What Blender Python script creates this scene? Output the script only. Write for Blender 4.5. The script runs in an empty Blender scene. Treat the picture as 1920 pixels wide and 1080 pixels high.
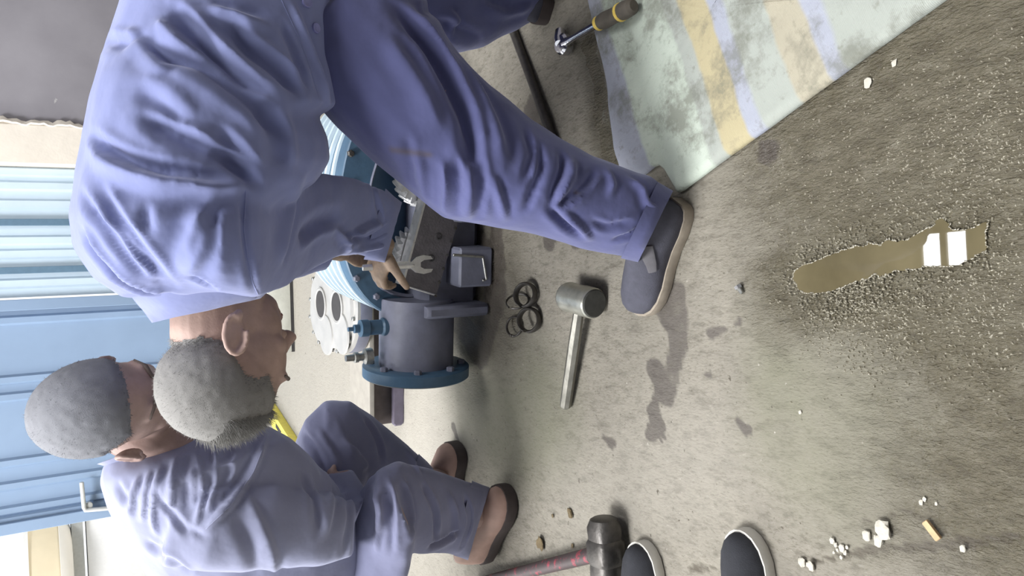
import bpy, bmesh, math, random
import numpy as np
from mathutils import Vector, Matrix
from mathutils.bvhtree import BVHTree
random.seed(7); rng = np.random.default_rng(7)
S = bpy.context.scene
COL = S.collection

# ------------------------------------------------------------------ camera
F = 1450.0; H = 1.10
dn = np.array([2365/F, 129/F, -1.0]); dn /= np.linalg.norm(dn)
Zc = -dn; fc = np.array([0, 0, -1.0]); Yc = fc - fc.dot(Zc)*Zc; Yc /= np.linalg.norm(Yc); Xc = np.cross(Yc, Zc)
CM = np.array([Xc, Yc, Zc]); CAM = np.array([0, 0, H])
cam = bpy.data.cameras.new('camera'); camo = bpy.data.objects.new('camera', cam); COL.objects.link(camo)
cam.sensor_fit = 'HORIZONTAL'; cam.sensor_width = 36; cam.lens = F*36/1920; cam.clip_start = .05; cam.clip_end = 200
M4 = Matrix([[*CM[0], 0], [*CM[1], 0], [*CM[2], H], [0, 0, 0, 1]])
camo.matrix_world = M4
S.camera = camo

# ------------------------------------------------------------------ world, lights, exposure
S.view_settings.view_transform = 'Standard'; S.view_settings.look = 'None'
S.view_settings.gamma = 1; S.view_settings.use_curve_mapping = False
S.view_settings.exposure = .86
S.cycles.use_denoising = True
W = bpy.data.worlds.new('sky'); S.world = W; W.use_nodes = True
bg = W.node_tree.nodes['Background']; bg.inputs[0].default_value = (.92, .96, 1.0, 1); bg.inputs[1].default_value = .8

def area(name, loc, target, sx, sy, power, col):
    l = bpy.data.lights.new(name, 'AREA'); l.shape = 'RECTANGLE'; l.size = sx; l.size_y = sy; l.energy = power; l.color = col
    o = bpy.data.objects.new(name, l); COL.objects.link(o); o.location = loc
    o.rotation_euler = (Vector(target)-Vector(loc)).to_track_quat('-Z', 'Y').to_euler(); return o
area('gateway_daylight', (-3.2, 3.5, 3.0), (-.1, 1.7, .5), 3.4, 3.2, 100, (1.0, .985, .95))
area('added_top_light', (-1.9, 1.15, 4.7), (0, 1.4, .3), 2.0, 1.6, 225, (.97, .98, 1.0))  # added soft top light below the closed roof, no opening there
area('added_top_light', (1.7, 1.0, 4.75), (.5, 1.3, 0), 1.6, 1.6, 85, (.97, .98, 1.0))  # added fill from the upper right, also below closed roof
sun = bpy.data.lights.new('sun', 'SUN'); sun.energy = 6.0; sun.angle = .02; sun.color = (1, .97, .92)
suno = bpy.data.objects.new('sun', sun); COL.objects.link(suno)
suno.rotation_euler = Vector((-.12, -.25, -1)).to_track_quat('-Z', 'Y').to_euler()

# ------------------------------------------------------------------ pixel geometry
def ray(px, py): return CM @ np.array([(px-960)/F, -(py-540)/F, -1.0])
def P(px, py, y):
    d = ray(px, py); return CAM + d*(y/d[1])
def G(px, py, z=0.0):
    d = ray(px, py); return CAM + d*((z-H)/d[2])
def nrm(v):
    v = np.asarray(v, float); return v/np.linalg.norm(v)

# ------------------------------------------------------------------ materials
def lin(c):
    return tuple(((x/255)/12.92 if x/255 <= .04045 else ((x/255+.055)/1.055)**2.4) for x in c)
class NT:
    def __init__(s, name):
        s.m = bpy.data.materials.new(name); s.m.use_nodes = True; s.t = s.m.node_tree; s.n = s.t.nodes; s.l = s.t.links
        s.b = s.n['Principled BSDF']; s.tc = None
    def new(s, t, **k):
        n = s.n.new(t)
        for a, v in k.items(): setattr(n, a, v)
        return n
    def link(s, a, b): s.l.new(a, b)
    def coord(s, kind='Object'):
        if not s.tc: s.tc = s.new('ShaderNodeTexCoord')
        return s.tc.outputs[kind]
    def noise(s, scale, detail=4, rough=.55, vec=None, dist=0):
        n = s.new('ShaderNodeTexNoise'); n.inputs['Scale'].default_value = scale; n.inputs['Detail'].default_value = detail
        n.inputs['Roughness'].default_value = rough; n.inputs['Distortion'].default_value = dist
        s.link(vec or s.coord(), n.inputs['Vector']); return n.outputs['Fac']
    def ramp(s, fac, stops):
        r = s.new('ShaderNodeValToRGB'); e = r.color_ramp.elements
        while len(e) < len(stops): e.new(.5)
        for i, (p, c) in enumerate(stops):
            e[i].position = p; e[i].color = (*c, 1) if len(c) == 3 else c
        s.link(fac, r.inputs[0]); return r.outputs[0]
    def mix(s, fac, a, b, mode='MIX'):
        m = s.new('ShaderNodeMix', data_type='RGBA', blend_type=mode)
        for i, v in ((0, fac), (6, a), (7, b)):
            if isinstance(v, (int, float)): m.inputs[i].default_value = v
            elif isinstance(v, tuple): m.inputs[i].default_value = (*v, 1) if len(v) == 3 else v
            else: s.link(v, m.inputs[i])
        return m.outputs[2]
    def math(s, op, a, b=0.0, clamp=False):
        m = s.new('ShaderNodeMath', operation=op, use_clamp=clamp)
        for i, v in ((0, a), (1, b)):
            if isinstance(v, (int, float)): m.inputs[i].default_value = v
            else: s.link(v, m.inputs[i])
        return m.outputs[0]
    def bump(s, h, strength=.3, dist=.01, prev=None):
        b = s.new('ShaderNodeBump'); b.inputs['Strength'].default_value = strength; b.inputs['Distance'].default_value = dist
        s.link(h, b.inputs['Height'])
        if prev: s.link(prev, b.inputs['Normal'])
        return b.outputs['Normal']
    def attr(s, name):
        a = s.new('ShaderNodeAttribute'); a.attribute_name = name; return a.outputs['Fac']
    def out(s, col=None, rough=None, normal=None, metal=None, spec=None):
        def put(k, v):
            if v is None: return
            if isinstance(v, (int, float)): s.b.inputs[k].default_value = v
            elif isinstance(v, tuple): s.b.inputs[k].default_value = (*v, 1)
            else: s.link(v, s.b.inputs[k])
        put('Base Color', col); put('Roughness', rough); put('Normal', normal); put('Metallic', metal); put('Specular IOR Level', spec)
        return s.m
def simple(name, rgb, rough=.6, var=.15, scale=40, metal=0.0, bump=.15, bscale=None, spec=.4, rv=.1):
    k = NT(name); c = lin(rgb)
    n = k.noise(scale, 5)
    col = k.ramp(n, [(.25, tuple(x*(1-var) for x in c)), (.75, tuple(min(1, x*(1+var)) for x in c))])
    nb = k.noise(bscale or scale*4, 3)
    r = k.math('ADD', k.math('MULTIPLY', n, rv), rough-rv*.5)
    return k.out(col, r, k.bump(nb, bump, .002), metal, spec)
def cloth_mat(name, rgb, var=.10):
    k = NT(name); c = lin(rgb)
    n = k.noise(9, 4); 
    w = k.new('ShaderNodeTexWave'); w.inputs['Scale'].default_value = 420; w.inputs['Distortion'].default_value = 1.5
    k.link(k.coord(), w.inputs['Vector'])
    col = k.ramp(n, [(.3, tuple(x*(1-var) for x in c)), (.7, tuple(x*(1+var) for x in c))])
    col = k.mix(k.math('MULTIPLY', w.outputs['Fac'], .10), col, tuple(x*.72 for x in c)); col = k.mix(k.attr('dirt'), col, lin((86, 78, 84)))
    n2 = k.noise(60, 5)
    b1 = k.bump(k.noise(17, 3), .22, .012)
    b2 = k.bump(n2, .12, .003, b1)
    k.b.inputs['Sheen Weight'].default_value = .35; k.b.inputs['Sheen Roughness'].default_value = .5
    k.b.inputs['Sheen Tint'].default_value = (.8, .82, 1, 1)
    return k.out(col, .82, b2, 0, .25)
def metal_mat(name, rgb, rough=.35, var=.3, scale=60, metal=.9):
    return simple(name, rgb, rough, var, scale, metal, .25, None, .5, .25)
MT = dict(
    jacket=cloth_mat('work_jacket_cloth', (119, 126, 167)), trousers=cloth_mat('work_trouser_cloth', (82, 85, 125)),
    suit=cloth_mat('grey_blue_workwear_cloth', (138, 141, 166)), suit_leg=cloth_mat('grey_blue_trouser_cloth', (120, 122, 148)),
    stitch=simple('stitching_thread', (150, 152, 196), .8, .1), button=simple('button_plastic', (128, 130, 178), .45, .1),
    skin=simple('tanned_skin', (164, 138, 127), .55, .18, 25, 0, .2, 180), skin2=simple('shaded_skin', (160, 136, 128), .55, .18, 25, 0, .2, 180),
    dirty=simple('greasy_hand_skin', (142, 122, 104), .6, .35, 45, 0, .3, 120),
    hair=simple('hazed_cropped_hair', (124, 122, 119), .8, .10, 30, 0, .3, 700), hair2=simple('hazed_dark_hair', (116, 117, 122), .8, .10, 30, 0, .3, 700),  # both hair tones lifted to stand in for pale lens haze
    brow=simple('eyebrow_hair', (96, 84, 78), .8, .2), eye=simple('eye_white', (205, 200, 195), .25, .05), iris=simple('iris', (40, 30, 26), .25, .1), lip=simple('lip_skin', (140, 92, 86), .5, .1),
    suede=simple('dark_suede', (74, 74, 84), .9, .18, 50, 0, .4, 400), gusset=simple('elastic_gusset', (92, 90, 94), .85, .1, 90),
    gum=simple('grey_rubber_sole', (150, 140, 126), .8, .2, 40), black=simple('black_canvas', (44, 45, 50), .85, .2, 60, 0, .4, 500),
    white=simple('white_rubber_sole', (196, 193, 185), .7, .06, 60), tan=simple('tan_leather', (166, 137, 124), .6, .15, 30), darksole=simple('dark_rubber_sole', (66, 58, 56), .8, .2, 40),
    blue=simple('machine_blue_paint', (66, 92, 114), .42, .16, 22, 0, .25, 90), litblue=simple('lit_rib_blue', (188, 205, 214), .4, .10, 18, 0, .2),
    bluegrey=simple('blue_grey_paint', (106, 108, 122), .45, .2, 20, 0, .3), iron=simple('dark_cast_iron', (92, 88, 90), .6, .22, 40, .2, .5, 160),
    steel=metal_mat('machined_steel', (205, 205, 205), .32, .15), dull=metal_mat('dull_steel', (150, 150, 146), .42, .3), darkmetal=metal_mat('blackened_steel', (84, 81, 78), .45, .3, 50, .7),
    malsteel=metal_mat('scuffed_mallet_head', (182, 181, 170), .32, .35, 30, .75), malend=simple('dark_mallet_face', (66, 66, 62), .75, .3, 60), pipe=metal_mat('mallet_pipe', (128, 126, 118), .42, .35, 30, .7),
    chrome=metal_mat('chrome', (200, 200, 205), .18, .1, 40, 1.0), grip=simple('grey_rubber_grip', (84, 78, 70), .7, .25, 40), yellow=simple('yellow_plastic', (218, 190, 92), .5, .15, 40),
    yellowp=simple('yellow_paint', (226, 212, 96), .5, .1, 40), redblack=None, cover=metal_mat('bright_cover_casting', (176, 174, 170), .5, .08, 20, .3),
    hole=simple('dark_bore', (58, 56, 56), .8, .2), beam=simple('rusty_dark_beam', (88, 80, 78), .75, .25, 30, .1), beamtop=simple('lit_beam_top', (150, 145, 136), .85, .12, 30), rail=simple('purplish_rail', (104, 98, 112), .6, .2, 30, .2),
    slab=simple('off_white_board', (184, 184, 174), .9, .1, 18, 0, .6, 60), stone=simple('white_stone', (182, 177, 165), .9, .12, 60, 0, .5), wood=simple('pale_wood', (180, 153, 116), .7, .15, 60),
    clump=simple('brown_mud', (106, 93, 70), .95, .35, 80, 0, .8), plaster=simple('beige_plaster', (226, 218, 206), .9, .06, 10, 0, .5), tub=simple('cream_plastic', (240, 226, 196), .5, .04, 10), tubrim=simple('white_plastic', (246, 244, 240), .5, .02, 10),
    doorblue=simple('door_blue_paint', (136, 157, 184), .5, .05, 5, 0, .1), doorlit=simple('door_lit_blue', (202, 219, 232), .45, .05, 5, 0, .1), doorgap=simple('door_dark_seam', (96, 124, 146), .6, .1),
    latch=metal_mat('galvanised_latch', (206, 208, 206), .5, .1, 30, .4), outwall=simple('white_render', (240, 240, 240), .9, .03), roof=simple('roof_sheet', (112, 108, 100), .8, .1), kerbgrey=simple('grey_coping', (176, 178, 176), .9, .08),
)
k = NT('grey_wall_paint'); n = k.noise(2.2, 5); n2 = k.noise(14, 6)
c = k.ramp(n, [(.3, lin((132, 129, 135))), (.7, lin((152, 149, 155)))]); c = k.mix(k.math('MULTIPLY', k.math('GREATER_THAN', n2, .69), .5), c, lin((198, 196, 194)))
MT['greywall'] = k.out(c, .8, k.bump(n2, .15, .005))
k = NT('worn_red_black_paint'); n = k.noise(38, 6, .65)
c = k.ramp(n, [(.44, lin((72, 64, 64))), (.56, lin((78, 64, 66))), (.60, lin((146, 62, 74))), (.68, lin((96, 62, 64)))])
MT['redblack'] = k.out(c, .55, k.bump(n, .3, .003), .3)
# concrete floor: the masks are stored on the mesh (stain = oil and painted pump shade, wet = damp and painted pump shade, pale = painted daylight glare, green = greenish tint)
k = NT('workshop_concrete'); co = k.coord()
mp = k.new('ShaderNodeMapping'); mp.inputs['Rotation'].default_value = (0, 0, .9); mp.inputs['Scale'].default_value = (1, .42, 1); k.link(co, mp.inputs['Vector']); mv = mp.outputs[0]
nA = k.noise(4.5, 8, .72); nB = k.noise(48, 8, .72, mv); nC = k.noise(210, 4, .6, mv); nD = k.noise(9, 8, .7); nE = k.noise(70, 4, .6)
c = k.ramp(nA, [(.30, lin((142, 137, 125))), (.5, lin((158, 152, 139))), (.68, lin((172, 166, 152)))])
c = k.mix(k.ramp(nB, [(.36, (.6,)*3), (.50, (0, 0, 0))]), c, lin((108, 102, 91)))
c = k.mix(k.ramp(nC, [(.30, (.6,)*3), (.46, (0, 0, 0))]), c, lin((112, 104, 92)))
c = k.mix(k.math('MULTIPLY', k.ramp(nC, [(.60, (0,)*3), (.72, (1, 1, 1))]), .35), c, lin((196, 191, 180)))
c = k.mix(k.math('MULTIPLY', k.attr('green'), k.math('MULTIPLY', nD, 1.2)), c, lin((134, 134, 112)))
c = k.mix(k.math('MULTIPLY', k.attr('pale'), .65), c, lin((206, 200, 188)))
c = k.mix(k.ramp(nE, [(.27, (.85,)*3), (.345, (0,)*3)]), c, lin((84, 76, 64)))
c = k.mix(k.ramp(nE, [(.70, (0,)*3), (.75, (.8,)*3)]), c, lin((214, 208, 196)))
wj = k.math('ADD', k.attr('wet'), k.math('MULTIPLY', k.math('SUBTRACT', nD, .5), .9)); wet = k.ramp(wj, [(.05, (0,)*3), (.95, (1, 1, 1))])
wc = k.ramp(nB, [(.28, lin((84, 77, 59))), (.52, lin((112, 105, 86))), (.75, lin((136, 130, 112)))])
c = k.mix(wet, c, wc)
sj = k.math('ADD', k.attr('stain'), k.math('MULTIPLY', k.math('SUBTRACT', nD, .5), .8)); sj = k.math('ADD', sj, k.math('MULTIPLY', k.math('SUBTRACT', nB, .5), .9)); st = k.ramp(sj, [(.30, (0,)*3), (.62, (1, 1, 1))])
c = k.mix(k.math('MULTIPLY', st, .78), c, k.ramp(nB, [(.3, lin((74, 66, 62))), (.7, lin((100, 92, 86)))]))
c = k.mix(k.ramp(k.math('ADD', k.attr('crack'), k.math('MULTIPLY', k.math('SUBTRACT', nB, .5), .5)), [(.35, (0,)*3), (.75, (.8,)*3)]), c, lin((92, 84, 72)))
c = k.mix(1.0, c, (.63, .63, .63), 'MULTIPLY')
rg = k.math('SUBTRACT', .92, k.math('MULTIPLY', wet, .78)); rg = k.math('SUBTRACT', rg, k.math('MULTIPLY', st, .25))
bb = k.bump(nB, .30, .008); bb = k.bump(nC, .6, .004, bb); bb = k.bump(k.math('MULTIPLY', k.math('MULTIPLY', k.noise(230, 4, .6, mv), wet), 1.0), 1.0, .008, bb)
MT['floor'] = k.out(c, rg, bb, 0, .45)
# striped quilted sheet: stripe coordinate is the object's local x
k = NT('striped_padded_sheet'); co = k.coord(); sx = k.new('ShaderNodeSeparateXYZ'); k.link(co, sx.inputs[0])
nw = k.noise(6, 4); u = k.math('ADD', sx.outputs[0], k.math('MULTIPLY', k.math('SUBTRACT', nw, .5), .03))
r = k.new('ShaderNodeValToRGB'); r.color_ramp.interpolation = 'LINEAR'
GR = lin((174, 182, 170)); YE = lin((166, 156, 126)); BL = lin((152, 155, 166)); PA = lin((152, 156, 149)); TA = lin((158, 152, 135))
stops = [(0, BL), (.07, BL), (.085, GR), (.33, GR), (.345, PA), (.39, PA), (.40, YE), (.485, YE), (.495, BL), (.535, BL), (.55, PA), (.665, PA), (.675, TA), (.765, TA), (.775, BL), (.815, BL), (.83, PA), (1, PA)]
e = r.color_ramp.elements
while len(e) < len(stops): e.new(.5)
for i, (p, cc) in enumerate(stops): e[i].position = p; e[i].color = (*cc, 1)
k.link(k.math('DIVIDE', u, .62), r.inputs[0]); c = r.outputs[0]
n1 = k.noise(7, 7, .72); n2 = k.noise(40, 5, .7); 
c = k.mix(k.ramp(n1, [(.50, (0,)*3), (.62, (.66,)*3)]), c, lin((100, 100, 90)))
c = k.mix(k.ramp(n2, [(.58, (0,)*3), (.72, (.55,)*3)]), c, lin((104, 104, 92)))
wv = k.new('ShaderNodeTexWave'); wv.inputs['Scale'].default_value = 130; wv.inputs['Distortion'].default_value = 2.0; k.link(co, wv.inputs['Vector'])
MT['sheet'] = k.out(c, .88, k.bump(wv.outputs['Fac'], .25, .002, k.bump(n2, .35, .004)), 0, .2)
k = NT('puddle_water'); n = k.noise(7, 5)
c = k.ramp(n, [(.35, lin((80, 73, 54))), (.65, lin((100, 92, 70)))])
k.b.inputs['IOR'].default_value = 1.33
MT['water'] = k.out(c, .015, None, 0, .62)

# ------------------------------------------------------------------ object helpers
def setp(o, **k):
    for a, v in k.items():
        if v is not None: o[a] = v
def thing(name, label, cat, loc=(0, 0, 0), group=None):
    o = bpy.data.objects.new(name, None); o.empty_display_size = .05; COL.objects.link(o); o.location = loc
    setp(o, label=label, category=cat, group=group); return o
def wloc(p):
    v = np.zeros(3)
    while p is not None:
        v += np.array(p.location); p = p.parent
    return v
def meshobj(name, V, Fc, mat=None, parent=None, smooth=True, origin=None, kind=None, label=None):
    V = np.asarray(V, float); base = wloc(parent)
    org = np.zeros(3) if origin is None else np.asarray(origin, float)
    me = bpy.data.meshes.new(name); me.from_pydata([tuple(v) for v in (V-(base if origin is None else org))], [], [tuple(int(i) for i in f) for f in Fc]); me.update()
    if mat is not None:
        for m in (mat if isinstance(mat, (list, tuple)) else [mat]): me.materials.append(m if not isinstance(m, str) else MT[m])
    if smooth: me.polygons.foreach_set('use_smooth', [True]*len(me.polygons))
    o = bpy.data.objects.new(name, me); COL.objects.link(o)
    if parent is not None: o.parent = parent
    if origin is not None: o.location = org-base
    setp(o, kind=kind, label=label)
    return o
def tag(o, label, cat, group=None): setp(o, label=label, category=cat, group=group); return o
class MB:
    def __init__(s): s.V = []; s.F = []
    def add(s, V, Fc):
        b = len(s.V); s.V += [np.asarray(v, float) for v in V]; s.F += [tuple(i+b for i in f) for f in Fc]; return s
    def rings(s, rings, cap=True, close=True):
        n = len(rings[0]); V = [p for r in rings for p in r]; Fc = []
        for i in range(len(rings)-1):
            for j in range(n if close else n-1):
                k2 = (j+1) % n; Fc.append((i*n+j, i*n+k2, (i+1)*n+k2, (i+1)*n+j))
        if cap:
            V += [np.mean(rings[0], 0), np.mean(rings[-1], 0)]; a, b = len(V)-2, len(V)-1; L = (len(rings)-1)*n
            for j in range(n):
                k2 = (j+1) % n; Fc.append((a, k2, j)); Fc.append((b, L+j, L+k2))
        return s.add(V, Fc)
    def tube(s, pts, rad, n=14, flat=1.0, up=None, ends=True):
        pts = [np.asarray(p, float) for p in pts]; R = []
        if np.isscalar(rad): rad = [rad]*len(pts)
        pu = None
        for i, p in enumerate(pts):
            t = nrm(pts[min(i+1, len(pts)-1)]-pts[max(i-1, 0)])
            if pu is None:
                u = np.array(up, float) if up is not None else (np.array([0, 0, 1.0]) if abs(t[2]) < .9 else np.array([1.0, 0, 0]))
            else: u = pu
            u = nrm(u-u.dot(t)*t); pu = u; v = np.cross(t, u)
            R.append([p+rad[i]*(math.cos(a)*v+flat*math.sin(a)*u) for a in np.linspace(0, 2*math.pi, n, endpoint=False)])
        if ends:
            t0 = nrm(pts[0]-pts[1]); t1 = nrm(pts[-1]-pts[-2])
            R = [[p0+t0*rad[0]*.35*flat+(np.mean(R[0], 0)-p0)*.35 for p0 in R[0]]]+R+[[p0+t1*rad[-1]*.35*flat+(np.mean(R[-1], 0)-p0)*.35 for p0 in R[-1]]]
        return s.rings(R)
    def lathe(s, o, ax, prof, n=28, u=None):
        ax = nrm(ax); u = nrm(np.cross(ax, [0, 0, 1.0]) if u is None and abs(ax[2]) < .95 else (np.cross(ax, [1.0, 0, 0]) if u is None else u)); v = np.cross(ax, u)
        R = [[np.asarray(o)+ax*h+max(r, 1e-4)*(math.cos(a)*u+math.sin(a)*v) for a in np.linspace(0, 2*math.pi, n, endpoint=False)] for h, r in prof]
        return s.rings(R)
    def box(s, c, ax, ay, az, b=0.0):
        c, ax, ay, az = [np.asarray(q, float) for q in (c, ax, ay, az)]
        lx, ly, lz = [np.linalg.norm(q) for q in (ax, ay, az)]; ux, uy, uz = ax/lx, ay/ly, az/lz
        b = b or min(lx, ly, lz)*.12
        def ring(z, i): return [c+ux*x*(lx-i)+uy*y*(ly)+uz*z if not w else c+ux*x*(lx)+uy*y*(ly-i)+uz*z for x, y, w in ((1, -1, 1), (1, 1, 1), (1, 1, 0), (-1, 1, 0), (-1, 1, 1), (-1, -1, 1), (-1, -1, 0), (1, -1, 0))]
        def sc(r, k2): return [c+(p-c-uz*((p-c)@uz))*k2+uz*((p-c)@uz) for p in r]
        return s.rings([sc(ring(-lz, b), 1-b/max(lx, ly)), ring(-lz+b, b), ring(lz-b, b), sc(ring(lz, b), 1-b/max(lx, ly))])
    def extrude(s, outline, d):
        o = [np.asarray(p, float) for p in outline]; d = np.asarray(d, float)
        return s.rings([o, [p+d for p in o]])
    def obj(s, name, mat, parent=None, smooth=True, **k):
        return meshobj(name, np.array(s.V), s.F, mat, parent, smooth, **k)
def fixn(o):
    bm = bmesh.new(); bm.from_mesh(o.data); bmesh.ops.recalc_face_normals(bm, faces=bm.faces); bm.to_mesh(o.data); bm.free(); return o
def autosmooth(o, deg=35):
    fixn(o); me = o.data; bm = bmesh.new(); bm.from_mesh(me)
    for e2 in bm.edges:
        e2.smooth = (len(e2.link_faces) == 2 and e2.calc_face_angle(0) < math.radians(deg))
    bm.to_mesh(me); bm.free(); return o
def hard(mb, name, mat, parent=None, deg=35, **k): return autosmooth(mb.obj(name, mat, parent, **k), deg)

# value noise in numpy
def vnoise(p, scale, seed=0):
    q = np.asarray(p)*scale; i = np.floor(q).astype(np.int64); f = q-i; f = f*f*(3-2*f)
    def h(x, y, z):
        n = (x*374761393+y*668265263+z*2147483647+seed*974634) & 0xffffffff
        n = ((n ^ (n >> 13))*1274126177) & 0xffffffff; n = n ^ (n >> 16); return (n & 0xffff)/65535.0
    r = 0
    for dx in (0, 1):
        for dy in (0, 1):
            for dz in (0, 1):
                w = (f[:, 0] if dx else 1-f[:, 0])*(f[:, 1] if dy else 1-f[:, 1])*(f[:, 2] if dz else 1-f[:, 2])
                r = r+w*h(i[:, 0]+dx, i[:, 1]+dy, i[:, 2]+dz)
    return r*2-1

# closed shells -> one continuous surface
def fuse(mb, voxel=.007, smooth=8, fac=.5):
    me = bpy.data.meshes.new('tmp'); me.from_pydata([tuple(v) for v in mb.V], [], mb.F); me.update()
    bm = bmesh.new(); bm.from_mesh(me); bmesh.ops.triangulate(bm, faces=bm.faces); bmesh.ops.recalc_face_normals(bm, faces=bm.faces); bm.to_mesh(me); bm.free()
    o = bpy.data.objects.new('tmp', me); COL.objects.link(o)
    m = o.modifiers.new('r', 'REMESH'); m.mode = 'VOXEL'; m.voxel_size = voxel; m.adaptivity = 0
    if smooth:
        m = o.modifiers.new('s', 'SMOOTH'); m.factor = fac; m.iterations = smooth
    dg = bpy.context.evaluated_depsgraph_get(); ev = o.evaluated_get(dg).to_mesh()
    V = np.empty(len(ev.vertices)*3); ev.vertices.foreach_get('co', V); V = V.reshape(-1, 3)
    Fc = [tuple(p.vertices) for p in ev.polygons]
    N = np.empty(len(ev.vertices)*3); ev.vertex_normals.foreach_get('vector', N); N = N.reshape(-1, 3)
    o.evaluated_get(dg).to_mesh_clear(); bpy.data.objects.remove(o); bpy.data.meshes.remove(me)
    return V, Fc, N
def normals(V, Fc):
    me = bpy.data.meshes.new('t'); me.from_pydata([tuple(v) for v in V], [], Fc); me.update()
    N = np.empty(len(V)*3); me.vertex_normals.foreach_get('vector', N); bpy.data.meshes.remove(me); return N.reshape(-1, 3)
# one limb section: contour points A and B (as seen), distance y, half thickness t
def section(A, B, y, t, n=22, e=.86, yB=None):
    a = P(*A, y); b = P(*B, y if yB is None else yB); c = (a+b)/2; a1 = (b-a)/2; v = nrm(c-CAM); v = nrm(v-v.dot(nrm(a1))*nrm(a1))
    sg = lambda x: math.copysign(abs(x)**e, x)
    return [c+a1*sg(math.cos(q))+v*t*sg(math.sin(q)) for q in np.linspace(0, 2*math.pi, n, endpoint=False)]
def loft(mb, secs, shrink=1.0, **k):
    R = []
    for s in secs:
        r = section(*s, **k); c = np.mean(r, 0); R.append([c+(p-c)*shrink for p in r])
    # rounded ends
    def endcap(r0, r1):
        c0, c1 = np.mean(r0, 0), np.mean(r1, 0); d = nrm(c0-c1)*np.mean([np.linalg.norm(p-c0) for p in r0])*.25
        return [c0+(p-c0)*.85+d*.15 for p in r0]
    R = [endcap(R[0], R[1])]+R+[endcap(R[-1], R[-2])]
    return mb.rings(R)
# cloth folds: polylines drawn over the surface as seen, turned to 3D by casting onto it
def folds(V, Fc, N, lines, gain=1.3):
    bvh = BVHTree.FromPolygons([tuple(v) for v in V], Fc)
    D = np.zeros(len(V))
    for pts, depth, w in lines:
        depth = depth*gain; w = w*.92
        seg = []
        for (p0, p1) in zip(pts[:-1], pts[1:]):
            L = max(2, int(math.hypot(p1[0]-p0[0], p1[1]-p0[1])/5))
            for q in range(L): seg.append((p0[0]+(p1[0]-p0[0])*q/L, p0[1]+(p1[1]-p0[1])*q/L))
        seg.append(pts[-1]); Q = []; wt = []
        for i, q in enumerate(seg):
            hit = bvh.ray_cast(Vector(CAM), Vector(nrm(ray(*q))))
            if hit[0] is not None:
                Q.append(np.array(hit[0])); s = i/max(1, len(seg)-1); wt.append(min(1, 4.5*s+.15, 4.5*(1-s)+.15))
        if len(Q) < 2: continue
        Q2 = []; w2 = []; T2_ = []
        for a_, b_, wa, wb in zip(Q[:-1], Q[1:], wt[:-1], wt[1:]):
            L = np.linalg.norm(b_-a_)
            if L > .07 or L < 1e-6: continue
            for t_ in np.linspace(0, 1, max(2, int(L/.0025)), endpoint=False): Q2.append(a_+(b_-a_)*t_); w2.append(wa+(wb-wa)*t_); T2_.append((b_-a_)/L)
        if len(Q2) < 3: continue
        Q = np.array(Q2); wt = np.array(w2); TT = np.array(T2_)
        k3 = np.ones(9)/9; k4 = np.ones(21)/21
        if len(Q) > 40: Q = np.stack([np.convolve(np.pad(Q[:, c2], 10, mode='edge'), k4, 'valid') for c2 in range(3)], 1); TT = np.gradient(Q, axis=0); TT /= np.linalg.norm(TT, axis=1)[:, None]+1e-9
        if len(TT) > 12: TT = np.stack([np.convolve(np.pad(TT[:, c2], 4, mode='edge'), k3, 'valid') for c2 in range(3)], 1)
        lo, hi = Q.min(0)-4*w, Q.max(0)+4*w
        idx = np.where(((V > lo) & (V < hi)).all(1))[0]
        if len(idx) == 0: continue
        dd = np.empty((len(idx), len(Q)), np.float32)
        for c2 in range(0, len(Q), 64): dd[:, c2:c2+64] = ((V[idx][:, None, :]-Q[None, c2:c2+64])**2).sum(2)
        am = dd.argmin(1); d = np.sqrt(dd[np.arange(len(idx)), am])
        side = np.einsum('ij,ij->i', V[idx]-Q[am], np.cross(TT[am], N[idx]))
        x = d/w*np.sign(side); x = np.where(x < 0, x*1.7, x*.95)
        D[idx] += depth*wt[am]*(np.exp(-x*x)-.5*np.exp(-((x+2.1)/.95)**2)-.25*np.exp(-((x-2.2)/.9)**2))
    V = V+N*D[:, None]
    E_ = np.array([(f[i], f[(i+1) % len(f)]) for f in Fc for i in range(len(f))]); cnt = np.bincount(E_[:, 0], minlength=len(V)).astype(float)[:, None]; cnt[cnt == 0] = 1
    for it in range(3):
        S2 = np.stack([np.bincount(E_[:, 0], V[E_[:, 1], c2], minlength=len(V)) for c2 in range(3)], 1)/cnt; V = V*.5+S2*.5
    return V
def seam(name, V, Fc, pts, mat, parent, r=.0025, off=.001):
    bvh = BVHTree.FromPolygons([tuple(v) for v in V], Fc); Q = []
    for p0, p1 in zip(pts[:-1], pts[1:]):
        L = max(2, int(math.hypot(p1[0]-p0[0], p1[1]-p0[1])/8))
        for q in range(L+1):
            h = bvh.ray_cast(Vector(CAM), Vector(nrm(ray(p0[0]+(p1[0]-p0[0])*q/L, p0[1]+(p1[1]-p0[1])*q/L))))
            if h[0] is not None and (not Q or .002 < np.linalg.norm(np.array(h[0])-Q[-1]) < .08): Q.append(np.array(h[0])+np.array(h[1])*off)
    if len(Q) > 2: return MB().tube(Q, r, 6).obj(name, mat, parent)
def dist_poly(X, Y, pts):
    D = np.full(X.shape, 1e9)
    for (a, b) in zip(pts[:-1], pts[1:]):
        a = np.asarray(a[:2]); b = np.asarray(b[:2]); ab = b-a; L = max(1e-9, ab.dot(ab))
        t = np.clip(((X-a[0])*ab[0]+(Y-a[1])*ab[1])/L, 0, 1); D = np.minimum(D, np.hypot(X-a[0]-t*ab[0], Y-a[1]-t*ab[1]))
    return D

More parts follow.
